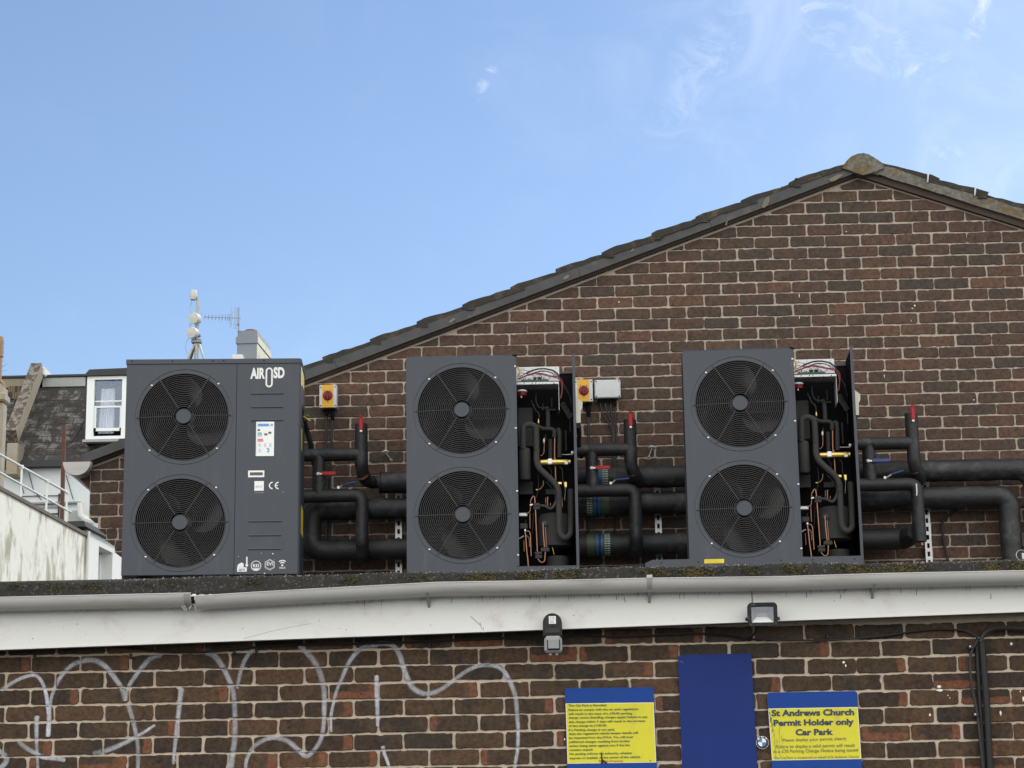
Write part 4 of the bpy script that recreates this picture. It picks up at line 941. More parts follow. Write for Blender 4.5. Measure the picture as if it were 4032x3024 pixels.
def fan_parts(root, holes, y, tilt=0):
    for i, (hx, hz, hr) in enumerate(holes):
        gm = MB(); c0 = V((hx, y, hz)); nring = 19
        for k in range(nring):
            rr = .060+(hr-.003-.060)*k/(nring-1); dome = -.010*(1-(rr/hr)**2)
            gm.torus(c0+V((0, dome-.002, 0)), rr, .0026, EX, EZ, 'grille_wire', 64, 5)
        for a in (0, 57, 122, 180, 237, 302):
            a = rad(a+(1.2 if i else .6)+tilt); d = V((math.cos(a), 0, math.sin(a)))
            gm.tube([c0+d*.055+V((0, -.0165, 0)), c0+d*hr*.6+V((0, -.0125, 0)), c0+d*hr*1.055+V((0, -.0045, 0))], .0027, 'spoke_wire', 5)
        go_ = gm.build('fan_grille', root, local=True)
        hb = MB(); hb.lathe([(.046, -.004), (.046, .0075), (.0435, .0100), (.0415, .0088), (0, .0088)], c0+V((0, -.006, 0)), (0, -1, 0), 'casing', 32); hb.build('hub_cap', go_, local=True, ang=20)
        fm = MB(); cf = c0+V((0, .075, 0))
        fm.lathe([(.062, -.03), (.062, .03), (.05, .036), (0, .036)], cf, (0, -1, 0), 'fan_plastic', 24)
        for b3 in range(3):
            a0 = b3*2.0944+(.45 if i else 1.35)+hx*2; vs = []; nr_, na = 7, 7
            for r_ in range(nr_):
                rr = .055+(hr-.018-.055)*r_/(nr_-1); wd = .55+.5*math.sin(math.pi*min(1, r_/(nr_-1)*.85+.15)); sw = .55*(r_/(nr_-1))**1.3
                for q in range(na):
                    u = q/(na-1); a = a0+sw+wd*(u-.5); vs.append(cf+V((rr*math.cos(a), .045*(u-.5)*2*(1-.35*r_/(nr_-1))-.012*math.sin(math.pi*u), rr*math.sin(a))))
            fm.add(vs, [[r_*na+q, r_*na+q+1, (r_+1)*na+q+1, (r_+1)*na+q] for r_ in range(nr_-1) for q in range(na-1)], 'fan_plastic')
        fm.build('fan', root, local=True)
def shell(root, W, D, H, split, holes, screws, closed):
    """fan-side casing: front sheet, shroud box, left return, coil"""
    m_ = MB(); front_with_holes(m_, 0.004, split, .004, H-.03 if closed else H-.006, holes, 0, 'casing')
    m_.box((0, .0005, .004), (.003, .045, H-.004), 'casing'); m_.box((0, D-.02, .004), (.003, D, H-.004), 'casing'); m_.box((0, .045, .004), (.003, D-.02, .05), 'casing'); m_.box((0, .045, H-.05), (.003, D-.02, H-.004), 'casing'); m_.add([(0, .0005, .004), (.004, 0, .004), (.004, 0, H-.03 if closed else H-.006), (0, .0005, H-.03 if closed else H-.006)], [(0, 1, 2, 3)], 'casing')
    if not closed:
        m_.add([(0.004, 0, H-.006), (split, 0, H-.006), (split, .014, H+.004), (.004, .014, H+.004)], [(0, 1, 2, 3)], 'casing')
        m_.box((0, .014, H), (split+.0, D, H+.004), 'casing'); m_.box((split-.004, .002, .035), (split, D*.82, H-.008), 'casing_edge')
        m_.box((split+.0005, .0, .035), (split+.012, .003, H-.01), 'casing')
        m_.box((split-.01, .002, H-.012), (split+.016, .03, H+.0035), 'black_plastic')
    for hx, hz, hr in holes:
        m_.torus((hx, -.0006, hz), hr*1.085, .0022, EX, EZ, 'casing', 64, 6)
    m_.build('fan_panel', root, local=True)
    cg = MB(); cg.box((.004, .045, .05), (.006, D-.02, H-.05), 'black_plastic')
    for k in range(int((H-.1)/.022)): cg.box((.0005, .045, .05+k*.022), (.004, D-.02, .053+k*.022), 'grille_wire')
    for k in range(4): cg.box((.0, .06+k*.08, .05), (.0045, .063+k*.08, H-.05), 'grille_wire')
    cg.build('coil_guard', root, local=True)
    sh = MB()
    for hx, hz, hr in holes: 
        n = 40; vs = [(hx+hr*1.0*math.cos(2*math.pi*j/n), yy, hz+hr*math.sin(2*math.pi*j/n)) for yy in (.02, .16) for j in range(n)]
        sh.add(vs, [[j, (j+1) % n, n+(j+1) % n, n+j] for j in range(n)], 'black_plastic')
    sh.build('shroud', root, local=True)
    co = MB(); co.box((.02, D-.07, .05), (split-.01, D-.045, H-.03), 'coil_fins')
    for k in range(int((H-.1)/.024)):
        z = .06+k*.024; co.box((.02, D-.073, z), (split-.02, D-.071, z+.004), 'black_plastic')
    for k in range(7): co.box((.03, .165+k*.02, .05), (.034, .178+k*.02, H-.04), 'coil_fins')
    co.box((.02, D-.04, .05), (split, D-.036, H-.02), 'black_plastic')
    co.build('coil', root, local=True)
    fb = MB(); fb.box((split*.47, .10, .05), (split*.53, .13, H-.04), 'black_plastic'); fb.build('motor_bracket', root, local=True)
    fan_parts(root, holes, 0)
    for x, z in screws: MB().lathe([(.0062, -.001), (.0062, .002), (.004, .0035), (0, .0038)], (x, 0, z), (0, -1, 0), 'screw', 10).build('screw', root, local=True)
    bs = MB(); bs.box((.004, .004, 0), (W-.004, D, .034), 'casing', .003); bs.build('base_tray', root, local=True)
    for x in (.12, W-.12):
        for y in (.05, D-.05):
            ft = MB(); ft.box((x-.03, y-.03, -.30), (x+.03, y+.03, -.001), 'black_plastic', .006); ft.build('foot', root, local=True)
HP = 'heat pumps on the flat roof'
W1, D1, H1 = 1.02, .37, 1.30
# --- first: closed unit
yaw1 = rad(3.6); O1 = at(511, 1415, 12.55); O1 = V((O1.x-.012, 12.53, O1.z-H1)); O1.z = 4.862-H1; pass
u1 = thing('heat_pump', 'closed dark grey twin fan heat pump with white lettering on its front', 'heat pump', O1, HP, yaw1)
L1 = frame(O1, yaw1)
W1 = L1(1181, 1850).x
sp1 = L1(926, 1850).x
h1 = [(L1(709.4, 2057.8).x, L1(709.4, 2057.8).z, .2655), (L1(723.7, 1640.3).x, L1(723.7, 1640.3).z, .2655)]
def scr_px(L, pts, sx, ox, oy): return [(L(ox+x/sx, oy+y/sx).x, L(ox+x/sx, oy+y/sx).z) for x, y in pts]
shell(u1, W1, D1, H1, sp1, h1, scr_px(L1, [(258, 294), (717, 282), (242, 741), (706, 727), (233, 1012), (700, 996), (215, 1473), (687, 1459)], 1.74625, 450, 1350), True)
m_ = MB(); m_.box((sp1+.003, 0, .004), (W1-.010, .004, H1-.03), 'casing'); m_.prism([(W1-.010, 0, .004), (W1, .010, .004), (W1, D1, .004), (W1-.004, D1, .004), (W1-.004, .012, .004), (W1-.010, .004, .004)], (0, 0, H1-.034), 'casing')
for px0, px1, py0, py1 in ((940, 1165, 349, 346), (938, 1163, 443, 438), (938, 1163, 534, 528), (922, 1153, 1228, 1222), (922, 1150, 1325, 1318), (917, 1148, 1420, 1412)):
    a = L1(450+px0/1.74625, 1350+py0/1.74625); b3 = L1(450+px1/1.74625, 1350+py1/1.74625)
    n = 10; z0 = (a.z+b3.z)/2
    m_.add([(a.x+.006, -.0005, z0+.006), (b3.x-.006, -.0005, z0+.006), (b3.x, -.0055, z0-.003), (a.x, -.0055, z0-.003), (a.x+.004, -.0005, z0-.007), (b3.x-.004, -.0005, z0-.007)], [(0, 1, 2, 3), (3, 2, 5, 4), (0, 3, 4), (1, 5, 2)], 'casing')
m_.build('service_panel', u1, local=True)
m_ = MB(); m_.box((sp1-.001, .0015, .004), (sp1+.004, .01, H1-.03), 'black_plastic'); m_.build('panel_gap', u1, local=True)
m_ = MB(); m_.prism([(-.004, -.006, H1-.028), (W1-.012, -.006, H1-.028), (W1+.004, .010, H1-.028), (W1+.004, D1+.004, H1-.028), (-.004, D1+.004, H1-.028)], (0, 0, .028), 'casing')
for x in (.03, .27, .51, .575, .815): m_.lathe([(.004, 0), (.004, .002), (0, .003)], (x, -.0062, H1-.012), (0, -1, 0), 'black_plastic', 8)
m_.build('lid', u1, local=True)
q5 = lambda x, y: L1(930+x/4.147, 1420+y/4.147); q6 = lambda x, y: L1(930+x/3.457, 1800+y/3.457)
def ltext(mb, q, txt, x0, x1, yb, cap, mat='white_ink', bold=.03, y=-.0006, yb2=None):
    a = q(x0, yb); b3 = q(x1, yb2 if yb2 is not None else yb); a.z = b3.z = (a.z+b3.z)/2; a.y = b3.y = y; mb.text(txt, a, b3, cap, NRM, mat, bold)
m_ = MB(); ltext(m_, q5, 'AIR', 232, 470, 288, .060, bold=.045); ltext(m_, q5, 'SD', 608, 790, 278, .060, bold=.045)
a = q5(478, 437); b3 = q5(600, 113)
hw = (b3.x-a.x)/2; cx = (a.x+b3.x)/2; r1_, r2_ = hw, hw*.55; z0, z1 = a.z+hw, b3.z-hw; vs = []
for rr in (r1_, r2_):
    vs += [(cx+rr*math.cos(t_), -.0016, z1+rr*math.sin(t_)) for t_ in [math.pi*j/12 for j in range(13)]] + [(cx+rr*math.cos(t_), -.0016, z0+rr*math.sin(t_)) for t_ in [math.pi+math.pi*j/12 for j in range(13)]]
m_.add(vs, [[j, (j+1) % 26, 26+(j+1) % 26, 26+j] for j in range(26)], 'white_ink'); m_.build('brand_lettering', u1, local=True)
def rect(mb, q, x0, y0, x1, y1, mat, y): 
    a = q(x0, y1); b3 = q(x1, y0); mb.box((a.x, y, a.z), (b3.x, y+.0005, b3.z), mat)
m_ = MB(); rect(m_, q5, 320, 997, 622, 1560, 'white_label', -.0022); el = m_.build('energy_label', u1, local=True)
m_ = MB(); rect(m_, q5, 355, 1030, 535, 1075, 'label_blue', -.003); rect(m_, q5, 545, 1030, 597, 1072, 'label_pale', -.003); rect(m_, q5, 575, 1034, 597, 1070, 'label_blue', -.0036)
rect(m_, q5, 352, 1120, 390, 1150, 'label_grey', -.003); 
for k in range(6):
    c_ = ['label_teal', 'label_teal', 'label_pale', 'sticker_yellow', 'label_red', 'label_red'][k]
    if k != 3: rect(m_, q5, 352, 1172+k*26, 415+k*6, 1194+k*26, c_, -.003)
for x, y in ((458, 1188), (524, 1162)): rect(m_, q5, x, y, x+52, y+34, 'label_grey', -.003)
for x, y in ((365, 1350), (455, 1350), (540, 1350), (365, 1440)): rect(m_, q5, x, y, x+36, y+60, 'label_pale', -.003)
for j in range(9): rect(m_, q5, 485+random.uniform(0, 45), 1425+j*7, 515+random.uniform(0, 35), 1440+j*7, 'label_blue', -.003-.0001*j)
rect(m_, q5, 425, 1345, 428, 1545, 'label_pale', -.003); rect(m_, q5, 340, 1015, 343, 1540, 'label_pale', -.003); m_.build('label_print', el, local=True)
m_ = MB(); rect(m_, q6, 162, 182, 384, 275, 'white_label', -.0022); rect(m_, q6, 186, 206, 362, 250, 'dark_window', -.0032); m_.build('display_window', u1, local=True)
m_ = MB(); rect(m_, q6, 247, 326, 377, 458, 'white_label', -.0015); ltext(m_, q6, 'MCS', 265, 358, 412, .011, 'label_pale', .02, -.0024); ltext(m_, q6, 'CERTIFIED', 245, 377, 492, .0062, 'lead', .01); m_.build('certification_mark', u1, local=True)
m_ = MB()
for cx_, mid in ((492, 0), (572, 1)):
    c = q6(cx_, 386); rr = .0225; vs = []; k = 14
    for r_ in (rr, rr*.68):
        vs += [(c.x+.002+r_*math.cos(t_), -.0014, c.z+r_*math.sin(t_)) for t_ in [math.pi/2+math.pi*j/k for j in range(k+1)]]
    m_.add(vs, [[j, j+1, k+2+j, k+1+j] for j in range(k)], 'white_ink')
    if mid: m_.box((c.x-rr*.75, -.0014, c.z-.003), (c.x-.002, -.0009, c.z+.003), 'white_ink')
m_.build('conformity_mark', u1, local=True)
def grow(mb, c, k=1.45):
    for v in mb.v: v.x = c.x+(v.x-c.x)*k; v.z = c.z+(v.z-c.z)*k
# icons along the foot of the service panel
m_ = MB(); c = q6(80, 1520); m_.box((c.x-.020, -.0012, c.z-.012), (c.x+.019, -.0007, c.z+.006), 'white_ink', 0)
m_.prism([(c.x-.020, -.0012, c.z+.0065), (c.x+.006, -.0012, c.z+.0065), (c.x+.006, -.0012, c.z+.020), (c.x-.002, -.0012, c.z+.026), (c.x-.016, -.0012, c.z+.018)], (0, .0005, 0), 'white_ink')
a = q6(125, 1440); m_.tube([a+V((0, -.001, .014)), a+V((0, -.001, -.016))], .0035, 'white_ink', 6); m_.lathe([(.006, 0), (.006, .001)], a+V((0, -.0005, -.020)), (0, -1, 0), 'white_ink', 10)
m_.text('-25°C', (c.x-.015, -.0018, c.z-.008), (c.x+.012, -.0018, c.z-.008), .008, NRM, 'casing', .02); grow(m_, c); m_.build('frost_icon', u1, local=True)
m_ = MB(); c = q6(270, 1480); m_.torus((c.x, -.0005, c.z), .0195, .0016, EX, EZ, 'white_ink', 30, 4); m_.text('R32', (c.x-.0125, -.0008, c.z-.0055), (c.x+.0135, -.0008, c.z-.0055), .0125, NRM, 'white_ink', .03)
m_.prism([(c.x+.0165*math.cos(t_), -.0009, c.z+.0175*math.sin(t_)) for t_ in [rad(215+110*j/8) for j in range(9)]], (0, .0004, 0), 'white_ink'); grow(m_, c); m_.build('refrigerant_icon', u1, local=True)
m_ = MB(); c = q6(457, 1465); hx_ = [V((c.x+.0215*math.cos(rad(90+60*j)), -.0006, c.z+.0215*math.sin(rad(90+60*j)))) for j in range(6)]
m_.tube(hx_, .0013, 'white_ink', 5, close=True); hx2 = [V((c.x+.018*math.cos(rad(90+60*j)), -.0006, c.z+.018*math.sin(rad(90+60*j)))) for j in range(6)]; m_.tube(hx2, .0007, 'white_ink', 4, close=True)
m_.text('EVI', (c.x-.0115, -.0008, c.z-.003), (c.x+.0115, -.0008, c.z-.003), .0125, NRM, 'white_ink', .02); grow(m_, c); m_.build('injection_icon', u1, local=True)
m_ = MB(); c = q6(627, 1472); m_.lathe([(.0042, 0), (.0042, .0008)], c+V((0, -.0004, 0)), (0, -1, 0), 'white_ink', 12)
for rr in (.0115, .0195): 
    k = 10; vs = []
    for r_ in (rr-.0022, rr+.0022): vs += [(c.x+r_*math.cos(t_), -.001, c.z+r_*math.sin(t_)) for t_ in [rad(48+84*j/k) for j in range(k+1)]]
    m_.add(vs, [[j, j+1, k+2+j, k+1+j] for j in range(k)], 'white_ink')
m_.text('Wi-Fi', (c.x-.0125, -.0008, c.z-.0145), (c.x+.0125, -.0008, c.z-.0145), .0075, NRM, 'white_ink', .02); grow(m_, c); m_.build('wireless_icon', u1, local=True)
for x, y, a_, b_2 in ((540, 1240, 8, 4), (500, 1315, 7, 5), (340, 1308, 2, 4), (30, 1355, 3, 2), (640, 475, 3, 3), (385, 1582, 4, 6), (520, 1400, 3, 1.5), (400, 1525, 3, 1.5)):
    m_ = MB(); p = q6(x, y); m_.prism([(p.x+a_*.0009*math.cos(j*1.05+.5)*random.uniform(.6, 1.1), -.0012, p.z+b_2*.0009*math.sin(j*1.05+.5)*random.uniform(.6, 1.1)) for j in range(6)], (0, .0006, 0), 'droppings'); m_.build('bird_dropping', u1, local=True)
sd = lambda px, py: (lambda p: V((W1, p.y, p.z)))(None)
def on_side(px, py):
    """local point on the right-hand side of the first unit"""
    E = V((math.cos(yaw1), math.sin(yaw1), 0)); N = V((-math.sin(yaw1), math.cos(yaw1), 0))
    p = onplane(px, py, O1+E*W1, E)-O1; return V((W1, max(.02, min(D1-.01, p.dot(N))), p.z))
def side_rect(pyt, pyb, y0, y1, mat, name, out_=.0008):
    zt, zb_ = L1(1200, pyt).z+.03, L1(1200, pyb).z+.03
    m2 = MB(); m2.box((W1-.001, y0, zb_), (W1+out_, y1, zt), mat); return m2.build(name, u1, local=True)
side_rect(1452, 1525, .05, .12, 'white_label', 'specification_sticker'); side_rect(1455, 1510, .14, .29, 'sticker_yellow', 'warning_sticker'); side_rect(1993, 2105, .13, .30, 'sticker_yellow', 'warning_sticker'); side_rect(1690, 1775, .10, .17, 'sticker_yellow', 'warning_sticker')
side_rect(1592, 1640, .15, .30, 'black_plastic', 'cable_opening', .0015)

# --- second: open unit, the front service panel off
yaw2 = rad(1.2); O2 = at(1601, 1850, 12.56); O2 = V((O2.x, 12.555, 4.846-H1))
u2 = thing('heat_pump', 'open dark grey heat pump with exposed pipes, the middle one of three', 'heat pump', O2, HP, yaw2)
L2 = frame(O2, yaw2); W2 = L2(2272, 1800).x; S2 = L2(2030, 1800).x
c2b, c2t = L2(1822.5, 2027), L2(1818.5, 1614.5)
h2_ = [(c2b.x, c2b.z, .2635), (c2t.x, c2t.z, .2635)]
shell(u2, W2, D1, H1, S2, h2_, [(L2(x, y).x, L2(x, y).z) for x, y in ((1689.5, 1493), (1950, 1487), (1690.5, 1748), (1953, 1741.5), (1691, 1900), (1954.5, 1894), (1691, 2164), (1958, 2158), (2028, 1443), (2031, 1686), (2036, 1934), (2040, 2186))], False)
a = lambda x, y, yl=0: L2(2020+x/3.771, 1380+y/3.771, yl)
b = lambda x, y, yl=0: L2(2020+x/3.771, 1800+y/3.771, yl)
m_ = MB(); m_.box((W2-.016, 0, .02), (W2, .004, H1+.002), 'casing'); m_.box((W2-.004, .004, .02), (W2, D1, H1+.002), 'casing'); m_.box((W2-.0075, .004, .02), (W2-.0045, D1-.002, H1-.002), 'black_plastic'); m_.build('side_panel', u2, local=True)
m_ = MB(); zc_, zd = L2(2280, 1573, .18).z, L2(2280, 1676, .18).z
m_.prism([(W2+.0005, .10, zc_), (W2+.022, .10, zc_-.018), (W2+.042, .10, zc_-.035), (W2+.040, .10, zc_-.07), (W2+.030, .10, zc_-.085), (W2+.028, .10, zd), (W2+.0005, .10, zd)], (0, .14, 0), 'cream_plastic'); m_.build('cable_cover', u2, local=True)
m_ = MB(); zt = a(700, 350, .36).z
m_.box((S2+.004, D1-.012, .03), (W2-.008, D1-.004, zt), 'black_plastic'); m_.box((S2-.008, .10, .03), (S2-.0045, D1-.014, H1-.06), 'black_plastic'); m_.box((S2+.01, D1-.02, zt+.001), (W2-.008, D1-.002, zt+.012), 'casing'); m_.build('back_panel', u2, local=True)
m_ = MB(); p, q = a(45, 460, .2), a(685, 237, .2); m_.box((S2+.002, .20, p.z), (q.x, .204, q.z), 'galvanised'); p2, q2 = a(48, 505, .06), a(680, 462, .06)
m_.box((S2+.002, .06, p2.z), (q2.x, .063, q2.z), 'galvanised'); m_.box((S2+.002, .063, p2.z), (q2.x, .20, p2.z+.002), 'galvanised'); m_.box((q2.x-.002, .063, p2.z-.16), (q2.x, .20, p2.z), 'galvanised')
for x in (165, 285, 338, 390, 438, 490, 607): c = a(x, 484, .058); m_.lathe([(.0035, 0), (.003, .001), (0, .001)], c+V((0, .001, 0)), (0, -1, 0), 'zinc' if x in (390, 438, 490) else 'dark_metal', 8)
for x, y in ((128, 268), (165, 268), (285, 266), (632, 260)): c = a(x, y, .198); m_.lathe([(.003, 0), (.003, .001)], c, (0, -1, 0), 'lead', 8)
tray = m_.build('control_tray', u2, local=True)
m_ = MB(); p, q = a(120, 460, .10), a(522, 432, .10); m_.box((p.x, .09, p.z-.004), (q.x, .098, q.z), 'pcb'); p, q = a(300, 432, .12), a(430, 400, .12); m_.box((p.x, .11, p.z), (q.x, .16, q.z), 'pcb'); rr_ = random.Random(2)
for k in range(16):
    x = 130+k*25; c = a(x, 425+rr_.uniform(-12, 10), .10); m_.box(c-V((.0022, .004, .005)), c+V((.0022, .004, .006)), 'black_plastic' if k % 3 else 'white_label')
m_.build('circuit_board', tray, local=True)
m_ = MB()
def wr(pts, r, mat, f=a, yl=.08):
    m_.tube(spline([f(x, y, yl+(d[0] if d else 0)) for x, y, *d in pts], 7), r, mat, 6)
wr([(60, 400), (120, 295), (200, 300), (290, 310)], .0016, 'cable_black'); wr([(190, 340), (280, 300), (380, 275), (470, 272), (540, 285), (600, 300), (660, 350), (690, 400)], .005, 'cable_black')
wr([(70, 420), (150, 390), (250, 350), (350, 335), (450, 345), (560, 375), (640, 385), (700, 410), (735, 470), (735, 560), (720, 640), (705, 710)], .0030, 'wire_red'); wr([(150, 395), (260, 360), (360, 345), (460, 365), (600, 395), (690, 430), (720, 500), (728, 600), (712, 710)], .0032, 'wire_red'); wr([(80, 430), (200, 380), (320, 330), (450, 310), (560, 330), (640, 400)], .0022, 'cable_black'); wr([(120, 330), (260, 350), (420, 300), (600, 340), (700, 440), (760, 540), (820, 640)], .0020, 'cable_black', yl=.1); wr([(300, 440), (340, 370), (400, 360), (430, 420)], .0014, 'cable_black'); wr([(520, 450), (560, 390), (620, 380)], .0014, 'cable_black')
for k in range(26):
    x = rr_.uniform(250, 650); y = rr_.uniform(330, 390); wr([(x, y), (x+rr_.uniform(-20, 30), y+rr_.uniform(-50, 20)), (x+rr_.uniform(-30, 60), y+rr_.uniform(-30, 60))], .0008, rr_.choice(['wire_white', 'wire_violet', 'wire_red', 'wire_violet', 'cable_black', 'wire_white']), yl=.07)
wr([(60, 240), (95, 290), (100, 350), (85, 395)], .0045, 'wire_yellow'); wr([(60, 435), (110, 425), (150, 400), (170, 375)], .002, 'wire_yellow'); wr([(90, 390), (180, 350), (260, 320)], .003, 'wire_violet'); wr([(580, 300), (640, 340), (670, 380)], .003, 'wire_violet')
wr([(740, 470), (800, 570), (840, 680), (865, 800)], .002, 'cable_black', yl=.2); m_.build('wiring_loom', tray, local=True)
m_ = MB(); c = a(132, 635, .12)
for k in range(3): m_.lathe([(.026, -.006), (.030, -.004), (.030, .004), (.026, .006)], c+V((0, 0, .012-.012*k)), (0, 0, 1), 'white_label' if k == 0 else 'knob_red', 20)
m_.lathe([(.005, 0), (.005, .012)], c+V((-.004, -.01, -.03)), (0, 0, 1), 'white_label', 8); m_.build('choke_coil', u2, local=True)
for x0, y0, x1, y1, f_ in ((470, 860, 640, 900, a), (430, 780, 460, 900, a), (560, 700, 590, 860, a), (770, 1180, 800, 1500, a), (90, 360, 300, 560, b), (480, 470, 640, 560, b)):
    m_ = MB(); p, q = f_(x0, y1, .24), f_(x1, y0, .24); m_.box((p.x, .24, p.z), (q.x, .29, q.z), 'dark_metal', .004); m_.build('inner_bracket', u2, local=True)
for pts_, r_ in (([(300, 800), (330, 880), (380, 930), (390, 1000)], .004), ([(270, 740), (300, 820), (340, 900)], .003), ([(480, 1250), (490, 1300), (470, 1340)], .003), ([(760, 760), (800, 860), (840, 1000), (850, 1200)], .0025), ([(340, 640), (345, 760), (400, 850), (520, 850)], .004)):
    m_ = MB(); m_.tube(spline([a(x, y, .16) for x, y in pts_], 6), r_, 'hose_black', 6); m_.build('sensor_wire', u2, local=True)
m_ = MB(); p, q = a(72, 1430, .2), a(292, 845, .2); m_.box((p.x, .2, p.z), (q.x, .30, q.z), 'hose_black', .006); m_.build('insulated_box', u2, local=True)
m_ = MB(); p, q = a(84, 1455, .10), b(268, 345, .10); cx = (p.x+q.x)/2; rr = (q.x-p.x)/2; m_.lathe([(0, 0), (rr*.8, .004), (rr, .016), (rr, p.z-q.z-.012), (rr*.85, p.z-q.z), (0, p.z-q.z)], (cx, .11, q.z), (0, 0, 1), 'hose_black', 24); m_.build('receiver', u2, local=True)
m_ = MB(); hose = [a(148, 1460, .09), a(148, 1200, .08), a(165, 1130, .08), a(245, 1100, .08), a(325, 1130, .08), a(345, 1200, .08), a(350, 1480, .08), b(352, 60, .07), b(390, 160, .06), b(440, 215, .06), b(540, 310, .06), b(630, 400, .06), b(675, 500, .06), b(680, 600, .06), b(685, 800, .06), b(690, 1040, .06), b(710, 1150, .06), b(775, 1200, .06), b(845, 1150, .08), b(855, 1040, .10), b(857, 700, .12), b(855, 480, .13)]
m_.tube(spline(hose, 6), .0178, 'hose_black', 14)
for x, y in ((345, 1478),): m_.lathe([(.0186, -.001), (.0186, .001)], a(x, y, .08), (0, 0, 1), 'black_plastic', 16)
m_.build('insulated_hose', u2, local=True)
for n_, pts, r in (('insulated_pipe', [a(555, 1640, .17), a(555, 1320, .17)], .0125), ('insulated_pipe', [a(690, 1590, .17), a(690, 1220, .17), a(660, 1185, .2)], .0135), ('insulated_pipe', [a(520, 1140, .16), a(520, 950, .18), a(500, 850, .2)], .0135), ('insulated_pipe', [a(350, 1115, .15), a(440, 1160, .15), a(560, 1165, .15), a(612, 1200, .15), a(612, 1290, .15)], .0125), ('insulated_pipe', [b(395, 725, .05), b(470, 725, .05), b(560, 765, .05), b(620, 700, .06), b(650, 610, .06)], .0085)):
    m_ = MB(); m_.tube(spline(pts, 6), r, 'hose_black', 12); m_.build(n_, u2, local=True)
m_ = MB(); p, q = b(402, 78, .09), b(852, 78, .09); m_.lathe([(.013, 0), (.0155, .004), (.0155, q.x-p.x-.02), (.013, q.x-p.x-.016), (.013, q.x-p.x)], p, (1, 0, 0), 'brass', 20); br = m_.build('brass_strainer', u2, local=True)
m_ = MB(); p, q = b(516, 105, .075), b(582, 22, .075); m_.box((p.x, .07, p.z), (q.x, .10, q.z), 'white_label', .004); p, q = b(765, 108, .075), b(820, 60, .075); m_.box((p.x, .075, p.z), (q.x, .10, q.z), 'galvanised', .003); m_.build('strap', br, local=True)
def ctube(pts, r, f=b, yl=.05, name='copper_tube', fil=.012, mat='copper'):
    m2 = MB(); m2.tube(fillet([f(x, y, yl+(d[0] if d else 0)) for x, y, *d in pts], fil), r, mat, 10); return m2.build(name, u2, local=True)
ctube([(620, 1260), (616, 1640)], .0042, a, .15); ctube([(622, 0), (628, 120), (634, 355)], .004, b, .12)
ctube([(465, 1290), (460, 1520), (430, 1562), (405, 1560)], .002, a, .10)
ctube([(262, 640), (300, 575), (320, 590), (330, 700), (338, 900), (352, 1200), (362, 1420), (372, 1520), (420, 1570), (470, 1550), (480, 1400)], .0032, b, .03, fil=.01)
ctube([(445, 975), (452, 1150), (468, 1340)], .0034, b, .045); ctube([(480, 1040), (490, 1200), (494, 1330), (515, 1328)], .0026, b, .07, fil=.006)
ctube([(190, 840), (250, 820), (262, 740), (260, 640)], .003, b, .05); ctube([(250, 830), (252, 1060)], .0028, b, .07)
ctube([(178, 1090), (190, 1200), (205, 1400), (220, 1520), (230, 1660)], .0036, b, .02); ctube([(180, 1100), (240, 1095), (258, 1150), (262, 1300), (270, 1470)], .0032, b, .035); ctube([(195, 1160), (240, 1200), (245, 1330)], .0028, b, .06); ctube([(160, 1230), (165, 1400)], .003, b, .09)
ctube([(515, 590), (512, 720)], .0045, b, .13); ctube([(340, 485), (400, 480), (450, 420), (450, 350)], .003, b, .12); ctube([(725, 590), (735, 740)], .003, b, .15); ctube([(485, 600), (485, 690)], .0025, b, .14); ctube([(555, 680), (555, 720)], .0025, b, .14)
m_ = MB(); c = a(460, 1345, .10); m_.lathe([(.004, -.012), (.006, -.006), (.006, .008), (.003, .014)], c, (0, 0, 1), 'steel', 12); m_.build('service_valve', u2, local=True); m_ = MB(); c = a(378, 1050, .1); m_.lathe([(.003, -.014), (.0055, -.006), (.004, .004), (.002, .014)], c, (0, 0, 1), 'brass', 10); m_.build('service_valve', u2, local=True); m_ = MB()
c = b(272, 710, .04); m_.tube([c+V((-.008, 0, -.003)), c+V((.008, 0, .003))], .005, 'white_label', 10); m_.build('service_valve', u2, local=True)
m_ = MB(); p, q = b(80, 885, .06), b(215, 828, .06); m_.box((S2+.012, .05, p.z), (q.x, .09, q.z), 'zinc', .004); p, q = b(100, 1070, .05), b(215, 985, .05); m_.box((p.x, .04, p.z), (q.x, .08, q.z), 'hose_black', .005); m_.build('expansion_valve', u2, local=True); m_ = MB(); m_.box((p.x, .081, p.z+.004), (p.x+.006, .083, p.z+.010), 'white_label') if 0 else None; c = b(180, 1085, .02); m_.box(c-V((.004, .004, .005)), c+V((.004, .004, .006)), 'white_label', .001); m_.build('valve_cap', u2, local=True); m_ = MB()
m_.tube([b(90, 1210, .04), b(158, 1172, .03)], .004, 'galvanised', 8); m_.tube([b(190, 930, .05), b(188, 985, .05)], .0025, 'dark_metal', 6); m_.build('valve_stub', u2, local=True)
m_ = MB(); p, q = b(372, 1350, .14), b(865, 830, .14); cx = (p.x+q.x)/2; rr = (q.x-p.x)/2; m_.lathe([(rr*.6, 0), (rr, .012), (rr, q.z-p.z-.03), (rr*.85, q.z-p.z), (0, q.z-p.z)], (cx, .20, p.z), (0, 0, 1), 'hose_black', 28); m_.build('compressor', u2, local=True)
m_ = MB(); c = b(462, 982, .07); m_.lathe([(.016, -.004), (.016, .003), (.012, .005), (0, .005)], c+V((0, .01, 0)), (0, -1, 0), 'cable_black', 20); m_.build('terminal_cover', u2, local=True)
m_ = MB(); p, q = b(500, 1660, .14), b(830, 1450, .14); cx = (p.x+q.x)/2; m_.lathe([((q.x-p.x)/2, 0), ((q.x-p.x)/2*.97, q.z-p.z-.005), (0, q.z-p.z)], (cx, .19, p.z), (0, 0, 1), 'hose_black', 24); m_.build('compressor_foot', u2, local=True)
